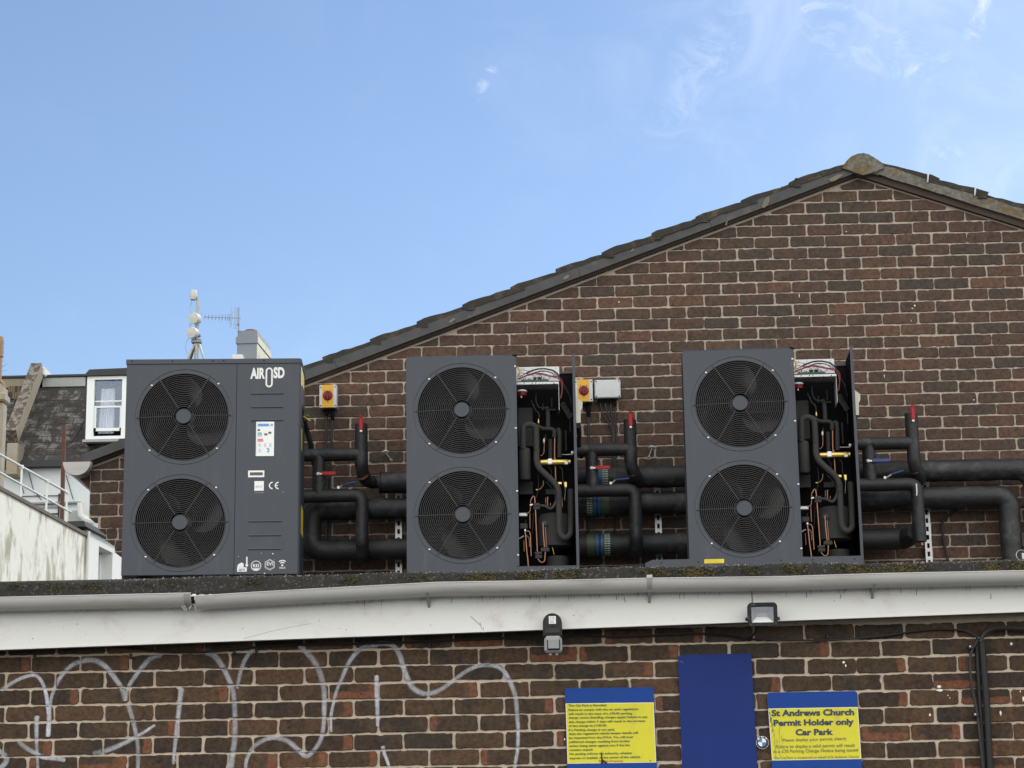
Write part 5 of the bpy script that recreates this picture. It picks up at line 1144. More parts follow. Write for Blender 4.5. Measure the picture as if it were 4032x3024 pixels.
for x0, x1, y0, y1 in ((303, 398, 683, 732), (303, 398, 735, 777), (322, 430, 1408, 1450), (330, 432, 1455, 1505), (410, 540, 1345, 1405)):
    m_ = MB(); p, q = b(x0, y1, .03), b(x1, y0, .03); m_.box((p.x, .022, p.z), (q.x, .055, q.z), 'hose_black', .003); m_.build('rubber_clamp', u2, local=True)
m_ = MB(); wr([(510, 110), (560, 190), (570, 260), (555, 295)], .0016, 'dark_metal', b, .09); m_.build('sensor_wire', u2, local=True)
m_ = MB(); wr([(690, 140), (730, 190), (738, 320), (760, 430), (770, 500)], .0026, 'dark_metal', b, .10); m_.build('sensor_wire', u2, local=True)
m_ = MB(); wr([(490, 370), (560, 440), (610, 520), (630, 600), (640, 640)], .0018, 'dark_metal', b, .045); m_.build('sensor_wire', u2, local=True)
m_ = MB(); wr([(370, 260), (380, 400), (365, 520), (345, 600)], .0018, 'cable_black', b, .09); m_.build('sensor_wire', u2, local=True)
m_ = MB(); wr([(620, 520), (700, 512)], .0016, 'dark_metal', b, .035); m_.build('sensor_wire', u2, local=True)
m_ = MB(); wr([(620, 608), (712, 605)], .0016, 'dark_metal', b, .035); m_.build('sensor_wire', u2, local=True)
m_ = MB(); wr([(305, 830), (295, 1000), (280, 1150)], .0016, 'dark_metal', b, .05); m_.build('sensor_wire', u2, local=True)
m_ = MB(); wr([(585, 1340), (610, 1445)], .0018, 'wire_yellow', b, .10); m_.build('sensor_wire', u2, local=True)
m_ = MB(); wr([(780, 440), (775, 520), (765, 640)], .0016, 'zinc', b, .10); m_.build('sensor_wire', u2, local=True)
m_ = MB(); p, q = b(665, 410, .12), b(725, 372, .12); m_.box((p.x, .11, p.z), (q.x, .14, q.z), 'brass', .002); m_.build('brass_fitting', u2, local=True); m_ = MB(); p, q = b(760, 450, .12), b(800, 365, .12); m_.box((p.x, .12, p.z), (q.x, .15, q.z), 'brass', .002); m_.build('brass_fitting', u2, local=True); m_ = MB(); c = b(340, 485, .11); m_.lathe([(.004, 0), (.004, .01)], c, (1, 0, 0), 'brass', 10); m_.build('brass_fitting', u2, local=True)
m_ = MB(); m_.tube([a(720, 1548, .2), a(890, 1545, .2)], .003, 'steel', 8); c = a(893, 1520, .2); m_.lathe([(.009, 0), (.009, .01), (.006, .012), (0, .012)], c+V((-.004, 0, 0)), (0, -1, 0), 'steel', 16); m_.build('drain_fitting', u2, local=True)
m_ = MB(); p, q = a(700, 740, .22), a(885, 1060, .22); R3 = Matrix.Rotation(rad(-30), 4, 'Y')
ctr = (p+q)/2; m_.box((-.018, -.02, -.055), (.018, .02, .055), 'cable_black', .003, F=lambda v: R3 @ v + ctr)
for k in range(4): m_.box((.004, -.024, -.05+k*.026), (.016, -.02, -.036+k*.026), 'dark_metal', .001, F=lambda v: R3 @ v + ctr)
m_.build('terminal_block', u2, local=True)
# --- third: same make, also open
yaw3 = rad(-1.2); O3 = at(2704, 1850, 12.56); O3 = V((O3.x-.002, 12.565, 4.848-H1))
u3 = copy_tree(u2); u3.location = O3; u3.rotation_euler.z = yaw3
u3['label'] = 'open dark grey heat pump standing behind the loose panel with the yellow sticker'
sxx = (W2)
# loose front panel laid in front of the third pump
lp = thing('loose_panel', 'removed grey metal panel with a yellow sticker lying on the roof edge', 'panel', at(2970, 2205, 12.40))
p, q = at(2568, 2214, 12.36), at(3400, 2198, 12.36); z0 = at(2968, 2218, 12.36).z-.03; z1 = at(2968, 2196.5, 12.36).z
m_ = MB(); m_.prism([(p.x-.04, 12.36, z0), (q.x, 12.36, z0), (q.x, 12.36, z1), (p.x, 12.36, z1), (p.x-.04, 12.36, z1-.018)], (0, .16, 0), 'casing')
for px in (2604, 2750, 3075, 3200, 3365): c = at(px, 2207-.02*(px-2968), 12.36); m_.lathe([(.004, 0), (.004, .0015), (0, .002)], (c.x, 12.36, z1-.018), (0, -1, 0), 'black_plastic', 8)
m_.build('sheet', lp)
for px in (2640, 2968, 3320):
    x = at(px, 2207, 12.4).x; MB().box((x-.05, 12.38, 3.22), (x+.05, 12.50, z0+.002), 'black_plastic', .006).build('support_block', lp)
m_ = MB(); p, q = at(2774, 2218, 12.358), at(2851, 2201, 12.358); m_.box((p.x, 12.3575, z1-.027), (q.x, 12.3595, z1-.003), 'sticker_yellow'); m_.build('sticker', lp)
m_ = MB()
for k in range(5): m_.box((p.x+.006, 12.3570, z1-.024+k*.004), (q.x-.006-random.uniform(0, .03), 12.3574, z1-.0228+k*.004), 'wire_yellow')
m_.build('sticker_print', lp)

# ------------------------------------------------------------------ pipework behind the pumps
YH = 13.25
def lagged(mb, path, r, rng, mat='insulation', n=18):
    """taped foam lagging: radius wanders a little along its run"""
    P = []
    for a_, b_2 in zip(path, path[1:]):
        k = max(1, int((b_2-a_).length/.03)); P += [a_+(b_2-a_)*(j/k) for j in range(k)]
    P.append(path[-1]); ph = rng.uniform(0, 6)
    wraps = set(); q = rng.randint(2, 7)
    while q < len(P):
        wraps.update(range(q, q+rng.choice((2, 2, 3, 6)))); q += rng.randint(5, 14)
    rr = [r*(1+.012*math.sin(ph+i*.7)+rng.gauss(0, .007)+(.028 if i in wraps else 0)) for i in range(len(P))]
    mb.tube(P, rr, mat, n)
rg_ = random.Random(77)
p1 = thing('header_pipe', 'fat black lagged pipe along the gable wall, uppermost of the long runs', 'pipe', at(1502, 1898, YH), 'lagged header pipes')
m_ = MB(); zH = 4.225
lagged(m_, fillet([V((at(1502, 1898, YH).x, YH, zH)), V((at(4070, 1848, YH).x, YH, zH)), V((at(4070, 1848, YH).x, YH, 3.33))], .13, 10), .067, rg_); m_.build('lagging', p1)
m_ = MB(); x = at(1502, 1898, YH).x
m_.lathe([(.067, 0), (.067, .01), (.05, .011), (0, .011)], (x-.003, YH, zH), (-1, 0, 0), 'insulation', 20); m_.build('end_cap', p1)
p2_ = thing('header_pipe', 'long fat black lagged pipe doubling back along the foot of the gable wall', 'pipe', at(1260, 2010, YH), 'lagged header pipes')
m_ = MB(); xa = at(1226, 2010, YH).x; zM, zL = 4.060, 3.806; xb = at(3970, 1960, YH).x
lagged(m_, fillet([V((at(3560, 2130, YH).x, YH-.01, zL)), V((xa, YH-.01, zL)), V((xa, YH, zM)), V((xb, YH, zM)), V((xb, YH, 3.33))], .085, 8), .066, rg_); m_.build('lagging', p2_)
m_ = MB(); e0 = V((at(3560, 2130, YH).x, YH-.01, zL)); m_.tube([e0-V((.01, 0, 0)), e0+V((.02, -.05, .0)), e0+V((.045, -.13, .01))], [.066, .058, .045], 'insulation', 16); m_.build('end_reducer', p2_)
def bands(parent, z, Yc, items, r):
    for px0, px1, kind in items:
        x0, x1 = at(px0, 1950, Yc).x, at(px1, 1950, Yc).x; mb = MB()
        if kind == 'tick':
            mb.lathe([(r, 0), (r, x1-x0)], (x0, Yc, z), (1, 0, 0), 'band_green', 28)
            for k in range(14):
                t_ = rad(95+k*12.5); c = V((0, math.cos(t_)*1.003*r, math.sin(t_)*1.003*r)); 
                d_ = V((0, -math.sin(t_), math.cos(t_)))*.0022
                for s0, s1 in ((.1, .42), (.52, .9)):
                    A_, B_ = V((x0+(x1-x0)*s0, Yc, z))+c, V((x0+(x1-x0)*s1, Yc, z))+c; mb.quad(A_-d_, B_-d_, B_+d_, A_+d_, 'band_tick')
        else: mb.lathe([(r, 0), (r, x1-x0)], (x0, Yc, z), (1, 0, 0), 'band_blue' if kind == 'blue' else 'band_green', 28)
        mb.build('printed_band', parent)
bands(p1, zH, YH, [(2349, 2371, 'blue'), (2371, 2397, 'tick')], .0695)
bands(p2_, zM, YH, [(2308, 2333, 'tick'), (2334, 2347, 'blue'), (2352, 2364, 'blue'), (2366, 2397, 'green')], .0690)
bands(p2_, zL, YH-.01, [(2306, 2337, 'green'), (2340, 2352, 'blue'), (2361, 2371, 'blue'), (2373, 2399, 'tick')], .0690)
YB = 13.06
def branch(label, ux, yu, xv, ytop, ybot, xby, yl, xv2, ydown, hh, lever, end_open, ytag=None, join=None):
    o = thing('branch_pipe', label, 'pipe', at(xv, yu, YB), 'lagged branch pipes beside the pumps')
    r = .0395; zU = at((ux+xv)/2, yu, YB).z; zLo = at((ux+xv)/2, yl, YB).z
    xs_, xe, xm = at(ux, yu, YB).x-.06, at(xv, yu, YB).x, at(xby, yu, YB).x; zt, zb_ = at(xv, ytop, YB).z, at(xv, ybot, YB).z
    m_ = MB(); lagged(m_, fillet([V((xs_, YB-.02, zU)), V((xs_+.1, YB, zU)), V((xe, YB, zU))], .03), r, rg_); lagged(m_, fillet([V((xe, YB, zt)), V((xe, YB, zb_+.02)), V((xe+.035, YB+.05, zb_-.045)), V((xe+.05, YB+.14, zb_-.05))] if not join else [V((xe, YB, zt)), V((xe+.002, YB, zb_+.03)), at(1440, 1895, YB+.10), at(1468, 1899, YH), at(1512, 1899, YH)], .05), r, rg_)
    lagged(m_, [V((xm, YB, zU)), V((xm, YB, zLo))], r*.98, rg_); m_.build('flow_lagging', o)
    x2 = at(xv2, yl, YB).x; zd = at(xv2, ydown, YB).z
    tail = [V((x2, YB, zd+.03)), V((x2, YB+.06, zd-.02)), V((x2, YB+.16, zd-.03))] if not end_open else [V((x2+.002, YB, zd))]
    m_ = MB(); lagged(m_, fillet([V((xs_, YB-.02, zLo)), V((xs_+.1, YB, zLo)), V((x2, YB, zLo))]+tail, .055), r, rg_); m_.build('return_lagging', o)
    m_ = MB(); m_.lathe([(.0335, -.004), (.0335, .004)], (xe+.012, YB+.02, zb_-.018), (.5, .6, -.9), 'copper', 18)
    if end_open: m_.tube([(x2+.01, YB, zd+.01), (x2+.012, YB-.005, zd-.025)], .011, 'copper', 12)
    m_.build('copper_joint', o)
    # top valve with red lever along the pipe
    hp = V((xe+(.004), YB-r-.008, zt)); m_ = MB()
    m_.box(hp+V((-.0125, -.005, -.045)), hp+V((.0125, .005, .034)), 'red_plastic', .0045); m_.tube([hp+V((0, 0, .030)), hp+V((.002, 0, .046))], .0095, 'red_plastic', 8)
    m_.build('valve_lever', o)
    m_ = MB(); m_.box(hp+V((-.008, -.002, -.060)), hp+V((.008, .006, -.044)), 'steel', .002); m_.build('valve_stem', o)
    # bypass valve
    (hx0, hx1, hy), hm = hh; c = at(hx0, hy, YB-r-.004); e_ = at(hx1, hy-3, YB-r-.01); z_ = c.z
    m_ = MB(); m_.box((c.x+.024, c.y-.010, z_-.011), (e_.x, c.y-.002, z_+.013), hm, .004); m_.build('valve_lever', o)
    m_ = MB(); m_.lathe([(.012, 0), (.012, .010), (.006, .016), (0, .016)], (c.x, c.y+.008, z_), (0, -1, 0), 'steel', 14); m_.box((c.x, c.y-.006, z_-.005), (c.x+.026, c.y-.001, z_+.005), 'steel'); m_.build('valve_stem', o)
    # blue lever on the return
    lx0, ly0, lx1, ly1, lx2, ly2 = lever; A_, B_, C_ = at(lx0, ly0, YB-.02), at(lx1, ly1, YB-.03), at(lx2, ly2, YB-.03)
    m_ = MB(); m_.tube([A_, (A_+B_)/2+V((0, 0, -.004)), B_], .005, 'steel', 8); m_.lathe([(.009, 0), (.009, .008), (0, .008)], A_, (0, -1, 0), 'steel', 10); m_.build('valve_stem', o)
    m_ = MB(); m_.tube([B_, B_+(C_-B_)*.08, C_], [.0045, .0062, .0062], 'blue_plastic', 8); m_.build('valve_lever', o)
    if ytag:
        m_ = MB(); m_.tube([at(3608, 1905, YB-r-.004), at(3610, 1940, YB-r-.006), at(3609, 1952, YB-r-.003)], .004, 'white_label', 6); m_.tube(spline([at(3609, 1950, YB-r-.005), at(3604, 1975, YB-r-.005), at(3612, 1985, YB-r-.004), at(3613, 1965, YB-r-.005)], 6), .0022, 'cable_black', 6); m_.build('hanging_tag', o)
    return o
branch('black lagged branch pipes with red levers beside the closed heat pump', 1200, 1791, 1422, 1671, 1865, 1256, 1953, 1426, 2160, ((1252, 1323, 1866), 'red_plastic'), (1333, 1920, 1348, 1910, 1400, 1898), False, None, True)
branch('black lagged branch pipes with red levers between the middle and right heat pumps', 2275, 1771, 2483, 1655, 1850, 2329, 1931, 2500, 2140, ((2329, 2403, 1843), 'red_plastic'), (2405, 1903, 2422, 1890, 2477, 1884), False)
branch('black lagged branch pipes with one red and two blue levers right of all the pumps', 3400, 1746, 3594, 1630, 1840, 3418, 1908, 3608, 2133, ((3418, 3505, 1815), 'blue_plastic'), (3484, 1881, 3510, 1868, 3558, 1853), True, True)
# slotted strut uprights, and hanging-ring studs
for px, lab in ((1572, 'slotted steel upright on the wall beside the middle pump, left of it'), (2597, 'slotted steel upright on the wall beside the right pump, left of it'), (3657, 'tall slotted steel upright right of the right pump')):
    base = at(px, 2240, YU); o = thing('strut_channel', lab, 'bracket', (base.x, YU-.02, 3.33), 'slotted steel uprights')
    x = base.x; zt = 4.20; w_ = .0205; m_ = MB()
    m_.box((x-w_, YU-.042, 3.33), (x-.008, YU-.040, zt), 'zinc'); m_.box((x+.008, YU-.042, 3.33), (x+w_, YU-.040, zt), 'zinc')
    m_.box((x-w_, YU-.040, 3.33), (x-w_+.002, YU-.003, zt), 'zinc'); m_.box((x+w_-.002, YU-.040, 3.33), (x+w_, YU-.003, zt), 'zinc')
    z = 3.35
    while z < zt-.04: m_.box((x-.008, YU-.0418, z+.03), (x+.008, YU-.0402, z+.052), 'zinc'); z += .052
    m_.build('channel', o)
    m_ = MB(); m_.box((x-w_+.003, YU-.03, 3.33), (x+w_-.003, YU-.028, zt), 'black_plastic'); m_.build('channel_back', o)
for (px, py), (qx, qy), lab in (((1519, 1782), (1541, 1812), 'small steel stud with a dome washer left of the middle pump'), ((2567, 1764), (2555, 1799), 'small steel stud with a dome washer left of the right pump')):
    c = at(px, py, YU-.05); d = at(qx, qy, YU-.12); o = thing('wall_stud', lab, 'stud', c, 'studs in the gable wall')
    m_ = MB(); m_.lathe([(.024, 0), (.022, .005), (.012, .010), (0, .012)], c+V((0, .002, 0)), (0, -.5, -.86), 'steel', 20); m_.build('dome_washer', o)
    m_ = MB(); m_.tube([c, d], .003, 'zinc', 8); m_.lathe([(.003, -.01), (.008, -.004), (.008, .006), (0, .008)], d, d-c, 'steel', 10); m_.tube([c, c+V((0, .06, 0))], .004, 'zinc', 8); m_.build('rod', o)
# isolators and junction box
def isolator(px0, py0, px1, py1, kx, ky, label, cables):
    A_, B_ = at(px0, py1, YU-.075), at(px1, py0, YU-.075); o = thing('isolator_switch', label, 'switch', (A_.x, YU, A_.z), 'isolator switches on the gable wall')
    m_ = MB(); m_.box((A_.x, YU-.072, A_.z), (B_.x, YU-.002, B_.z), 'grey_plastic', .003); m_.build('enclosure', o)
    wd = B_.x-A_.x; m_ = MB(); m_.box((A_.x+wd*.165, YU-.0755, A_.z+.0005), (A_.x+wd*.80, YU-.0722, B_.z-.0005), 'yellow_plastic', .001); m_.build('front_plate', o)
    c = at(kx, ky, YU-.0755); m_ = MB(); m_.lathe([(.0315, 0), (.031, .004), (.028, .006), (0, .006)], c, (0, -1, 0), 'knob_red', 28); m_.box(c+V((-.0055, -.022, -.029)), c+V((.0055, -.004, .029)), 'knob_red', .003); m_.build('knob', o)
    m_ = MB()
    for a_ in (60, 120, 270): d_ = V((math.cos(rad(a_)), 0, math.sin(rad(a_)))); n_ = V((-d_.z, 0, d_.x))*.0022; m_.prism([c+d_*.033-n_, c+d_*.043-n_*1.4, c+d_*.043+n_*1.4, c+d_*.033+n_], (0, -.0012, 0), 'label_grey')
    m_.build('position_marks', o)
    for x in (A_.x+wd*.08, B_.x-wd*.08):
        for z in (A_.z+.014, B_.z-.014): MB().lathe([(.0042, 0), (.0042, .002), (0, .002)], (x, YU-.0722, z), (0, -1, 0), 'dark_metal', 8).build('screw', o)
    for gx, glen, r in cables[0]:
        m_ = MB(); x = at(gx, py1, YU-.04).x; m_.lathe([(r*.75, -glen), (r, -glen*.75), (r, -.012), (r*1.2, -.012), (r*1.2, 0)], (x, YU-.035, A_.z), (0, 0, 1), 'black_plastic', 14); m_.build('cable_gland', o)
    return A_
zA = isolator(1256.8, 1514, 1325.5, 1605.6, 1290.4, 1557.5, 'yellow isolator switch with red knob just right of the closed heat pump', ([(1286, .05, .012), (1309, .075, .013)], 0))
isolator(2263.5, 1493, 2333, 1582, 2298.6, 1538, 'yellow isolator switch with red knob beside the grey junction box', ([(2316.5, .09, .014)], 0))
A_, B_ = at(2342, 1568, YU-.06), at(2442.5, 1494, YU-.06); jb = thing('junction_box', 'plain grey junction box with four screws on the gable wall', 'junction box', (A_.x, YU, A_.z))
m_ = MB(); m_.box((A_.x+.002, YU-.042, A_.z+.002), (B_.x-.002, YU-.002, B_.z-.002), 'grey_plastic', .004); m_.build('enclosure', jb)
m_ = MB(); m_.box((A_.x, YU-.062, A_.z), (B_.x, YU-.0425, B_.z), 'grey_plastic', .006); m_.build('lid', jb)
for x in (A_.x+.010, B_.x-.010):
    for z in (A_.z+.010, B_.z-.010): MB().lathe([(.0045, 0), (.0045, .001), (0, .001)], (x, YU-.0622, z), (0, -1, 0), 'dark_metal', 10).build('screw', jb)
for k, (px, ln) in enumerate(((2362, .025), (2381, .025), (2404, .028), (2421, .05))):
    m_ = MB(); x = at(px, 1570, YU-.04).x; m_.lathe([(.008, -ln), (.010, -ln*.7), (.010, -.008), (.012, -.008), (.012, 0)], (x, YU-.03, A_.z), (0, 0, 1), 'black_plastic', 12); m_.build('cable_gland', jb)
CG = 'cables on the gable wall'
cab('cable', [(1286, 1620), (1285, 1700), (1284, 1780), (1290, 1930), (1289, 2040), (1283, 2140)], .0085, 'black cable hanging from the left isolator, the nearer its left side', YU-.035, CG)
cab('cable', [(1309, 1630), (1308, 1700), (1303, 1780), (1300, 1930), (1300, 2050), (1296, 2150)], .0080, 'black cable hanging from the left isolator, the one in the long gland', YU-.035, CG)
cab('cable', [(2316.5, 1640), (2318, 1700), (2318, 1760), (2319, 1900), (2320, 2110)], .0075, 'black cable hanging from the isolator by the junction box', YU-.035, CG)
for pts, lab in (([(2362, 1585), (2372, 1625), (2398, 1670), (2411, 1700), (2413, 1780), (2414, 1840)], 'leftmost of four black cables under the junction box'), ([(2381, 1585), (2392, 1625), (2410, 1670), (2415, 1700), (2417, 1780), (2418, 1840)], 'second from left of four black cables under the junction box'), ([(2404, 1587), (2408, 1630), (2418, 1680), (2420, 1780), (2420, 1840)], 'third from left of four black cables under the junction box'), ([(2421, 1597), (2424, 1650), (2426, 1700), (2424, 1780), (2423, 1840), (2420, 2100)], 'rightmost and longest of four black cables under the junction box')):
    cab('cable', pts, .0055, lab, YU-.028, CG)
cab('cable', [(3770, 2005), (3735, 2030), (3712, 2055), (3712, 2100), (3720, 2150), (3733, 2210)], .0075, 'black cable curving down the brick wall right of the tall upright', YU-.02, CG)
cab('cable', [(4032, 1995), (4000, 2000), (3985, 1992)], .008, 'stub of black cable behind the upper pipe at the right edge', YU-.03, CG)
cab('cable', [(1196, 1650, 12.9), (1206, 1690, 13.0), (1222, 1740, 13.05), (1228, 1790, 13.1), (1250, 1860, 13.15), (1275, 1900, 13.2)], .017, 'thick black cable bundle leaving the side of the closed heat pump', 13.0, CG)
cab('cable', [(2277, 1680, 12.9), (2281, 1710, 12.95), (2279, 1745, 13.0), (2290, 1800, 13.1)], .014, 'short black cable below the cream cover on the middle pump', 13.0, CG)
ew = thing('earth_wire', 'green and yellow wires poking out of the closed pump side', 'wire', at(1205, 1640, 12.9))
m_ = MB(); m_.tube(spline([at(1195, 1640, 12.86), at(1208, 1648, 12.85), at(1221, 1658, 12.86)], 6), .004, 'wire_yellow', 6); m_.build('yellow_wire', ew)
m_ = MB(); m_.tube(spline([at(1195, 1634, 12.87), at(1210, 1636, 12.86), at(1218, 1640, 12.87)], 6), .004, 'wire_green', 6); m_.build('green_wire', ew)
# dial at the right edge
dg_ = thing('dial_gauge', 'round steel gauge at the foot of the pipes on the right edge', 'gauge', at(4022, 2188, 12.6))
c = at(4022, 2186, 12.6); m_ = MB(); m_.torus(c, .030, .0022, EX, EZ, 'zinc', 30, 6); m_.lathe([(.029, 0), (.029, .02), (0, .02)], c, (0, 1, 0), 'dark_metal', 24); m_.build('case', dg_)
m_ = MB(); m_.box((c.x+.002, c.y-.003, c.z-.022), (c.x+.020, c.y-.001, c.z+.012), 'grey_plastic'); m_.build('face', dg_)
m_ = MB(); m_.tube([c+V((0, .02, 0)), c+V((0, .02, -.25))], .012, 'copper', 10); m_.build('stem', dg_)

# ------------------------------------------------------------------ far left: retaining wall, railing, white extension
O_ = at(0, 1927, 40); th = .105; DW = V((math.sin(th), math.cos(th), 0)); NW = V((math.cos(th), -math.sin(th), 0))
def onw(px, py, off=0): return onplane(px, py, O_+NW*off, NW)
zc0 = (onw(0, 1930).z+onw(340, 2112).z)/2; tE = (onw(343, 2112)-O_).dot(DW)
rw = thing('rendered_wall', 'sunlit stained white rendered wall with a dark coping under the railing', 'wall', O_+DW*tE*.5-V((0, 0, 9)))
m_ = MB(); A_ = O_-DW*14; B_ = O_+DW*tE
m_.prism([V((A_.x, A_.y, 0)), V((B_.x, B_.y, 0)), V((B_.x, B_.y, onw(343, 2112).z)), V((A_.x, A_.y, O_.z+(O_.z-onw(343, 2112).z)/tE*14))], -NW*.3, 'render_white'); m_.build('wall_face', rw)
m_ = MB(); zE = onw(343, 2112).z; sl = (O_.z-zE)/tE
m_.prism([O_-DW*14+V((0, 0, sl*14-.02)), B_+V((0, 0, zE-O_.z-.02)), B_+V((0, 0, zE-O_.z+.05)), O_-DW*14+V((0, 0, sl*14+.05))], -NW*.36, 'coping')
for v_ in m_.v: v_ += NW*.04
m_.build('coping', rw)
rl = thing('handrail', 'pale metal handrail with two rails above the white rendered wall', 'railing', O_+DW*tE*.5)
ro = -.16
rt0, rt1 = onw(-20, 1778, ro), onw(268, 1941, ro); rl0, rl1 = onw(-20, 1850, ro), onw(281, 2018, ro)
m_ = MB(); m_.tube([rt0-(rt1-rt0)*2, rt1], .024, 'rail_metal', 10); m_.build('rail', rl); m_ = MB(); m_.tube([rl0-(rl1-rl0)*2, rl1], .022, 'rail_metal', 10); m_.build('rail', rl)
for px, yt_, yb_ in ((86, 1838, 1978), (186, 1893, 2028), (264, 1938, 2070)):
    t0_, t1_ = onw(px, yt_, ro), onw(px+4, yb_, ro); m_ = MB(); m_.tube([V((t0_.x, t0_.y, t1_.z-.3)), t0_], .022, 'rail_metal', 10); m_.lathe([(.04, -.04), (.04, .03)], t0_, (0, 0, 1), 'rail_metal', 10); m_.build('post', rl)
ext = thing('white_extension', 'bright white rendered extension with a recessed window beyond the stained wall', 'building', onw(420, 2200)-V((0, 0, 9)))
ztop0, = (onw(350, 2088).z,); C0_ = O_+DW*(tE+.02); tF = (onw(520, 2215)-O_).dot(DW)+3
wx0, wx1 = (onw(388, 2200)-O_).dot(DW), (onw(443, 2200)-O_).dot(DW); zt0 = onw(356, 2092).z; zt1 = onw(455, 2152).z
wzt = onw(400, 2155).z; 
def W_(t_, z, off=0): p = O_+DW*t_+NW*off; return V((p.x, p.y, z))
zT = max(zt0, zt1)
m_ = MB()
for t0_, t1_, z0, z1 in ((tE+.02, wx0, 0, zT), (wx0, wx1, wzt, zT), (wx1, tF, 0, zT), (wx0, wx1, 0, wzt-3.2)):
    m_.prism([W_(t0_, z0), W_(t1_, z0), W_(t1_, z1), W_(t0_, z1)], -NW*.35, 'render_plain')
m_.build('wall_face', ext)
m_ = MB(); m_.prism([W_(wx0, wzt-3.2, -.30), W_(wx1, wzt-3.2, -.30), W_(wx1, wzt, -.30), W_(wx0, wzt, -.30)], -NW*.02, 'door_grey'); m_.build('pane', ext)
m_ = MB(); mid_ = wx0+(wx1-wx0)*.42; 
for t_ in (wx0, mid_, wx1-.08): m_.prism([W_(t_, wzt-3.2, -.25), W_(t_+.09, wzt-3.2, -.25), W_(t_+.09, wzt-.05, -.25), W_(t_, wzt-.05, -.25)], -NW*.045, 'window_white')
m_.build('window_frame', ext)
m_ = MB(); m_.prism([W_(tE-.4, zT, .1), W_(tF, zT, .1), W_(tF, zT+.12, .06), W_(tE-.4, zT+.12, .06)], -NW*3, 'slate_dark'); m_.build('roof_edge', ext)
dp = onw(348, 2110, .05); m_ = MB(); m_.tube([V((dp.x, dp.y, 0)), V((dp.x, dp.y, zT-.05))], .035, 'render_plain', 8); m_.build('downpipe', ext)
# rusty post
pb = at(262, 2055, 48); pt = at(251, 1672, 48); po = thing('rusty_post', 'thin rust brown steel post rising behind the handrail', 'post', (pt.x, 48, 0))
m_ = MB(); m_.prism([(pb.x-.045, 48, 0), (pb.x+.045, 48, 0), (pt.x+.04, 48, pt.z), (pt.x-.04, 48, pt.z)], (0, .08, 0), 'rust'); m_.build('shaft', po)

# ------------------------------------------------------------------ far left: mansard house
YT, YM = 57.0, 54.8
ho = thing('mansard_house', 'old house with a stained slate mansard roof and one white dormer', 'house', (at(250, 1600, 56).x, 56, 0))
tl_, tr_ = at(-60, 1528, YT), at(1120, 1520, YT); zt_ = at(200, 1525, YT).z; zb_ = at(200, 1815, YM).z
xL, xR = at(-80, 1600, 56).x, at(1180, 1600, 56).x
m_ = MB(); sl_ = math.hypot(YT-YM, zt_-zb_)
m_.quad((xL, YM, zb_), (xR, YM, zb_), (xR, YT, zt_), (xL, YT, zt_), 'slates', [(0, 0), (xR-xL, 0), (xR-xL, sl_), (0, sl_)]); m_.build('slate_roof', ho)
m_ = MB(); m_.box((xL, YM+.15, 0), (xR, YM+.5, zb_-.1), 'facade_pale'); m_.box((xL, YT-.1, zb_), (xR, YT+6, zt_-.05), 'slate_dark'); m_.build('wall', ho)
m_ = MB(); m_.box((xL, YM-.12, zb_-.16), (xR, YM+.2, zb_+.0), 'slate_dark'); m_.build('eaves', ho)
zr0 = at(200, 1478, YT).z; m_ = MB(); m_.box((at(170, 1500, YT).x, YT-.06, zt_), (at(348, 1500, YT).x, YT+.2, zr0-.08), 'lead'); m_.box((xL, YT-.06, zt_), (at(125, 1500, YT).x, YT+.2, zr0-.08), 'parapet_edge'); m_.build('lead_flashing', ho)
m_ = MB(); m_.box((xL, YT-.1, zr0-.079), (xR, YT+5, zr0), 'slate_dark', .02); m_.build('flat_top', ho)
# raking party wall
a0, a1 = at(130, 1478, YT-.2), at(172, 1478, YT-.2); b0, b1 = at(28, 1745, YM-.2), at(72, 1745, YM-.2)
m_ = MB(); hgt = V((0, -.25, .28))
m_.add([b0+hgt, b1+hgt, a1+hgt, a0+hgt, b0, b1, a1, a0], [(0, 1, 2, 3), (0, 3, 7, 4), (0, 4, 5, 1)], 'parapet'); m_.add([b1+hgt, a1+hgt, a1, b1], [(0, 1, 2, 3)], 'parapet_edge'); m_.build('party_wall', ho)
p, q = at(128, 1478, YT-.35), at(176, 1443, YT-.35); m_ = MB(); m_.box((p.x, YT-.35, p.z), (q.x, YT+3.6, q.z), 'render_plain', .03); m_.build('parapet_cap', ho)
p, q = at(27, 1795, YM-.35), at(73, 1745, YM-.35); m_ = MB(); m_.box((p.x, YM-.4, p.z-.5), (q.x, YM+.3, q.z), 'stone_worn', .02); m_.build('kneeler', ho)
# warm tiles left of the party wall
m_ = MB()
for k in range(9):
    for j in range(3 if k > 2 else 2):
        x = 36+k*9; u = j*.12; p = at(x, 1525+j*28, YT-.05-j*.2); m_.box((p.x, YT-.12-j*.28, p.z-.16), (p.x+.052, YT-.08-j*.28, p.z+.02), random.choice(['slate_warm', 'slate_warm', 'slate_dark']))
m_.build('clay_tiles', ho)
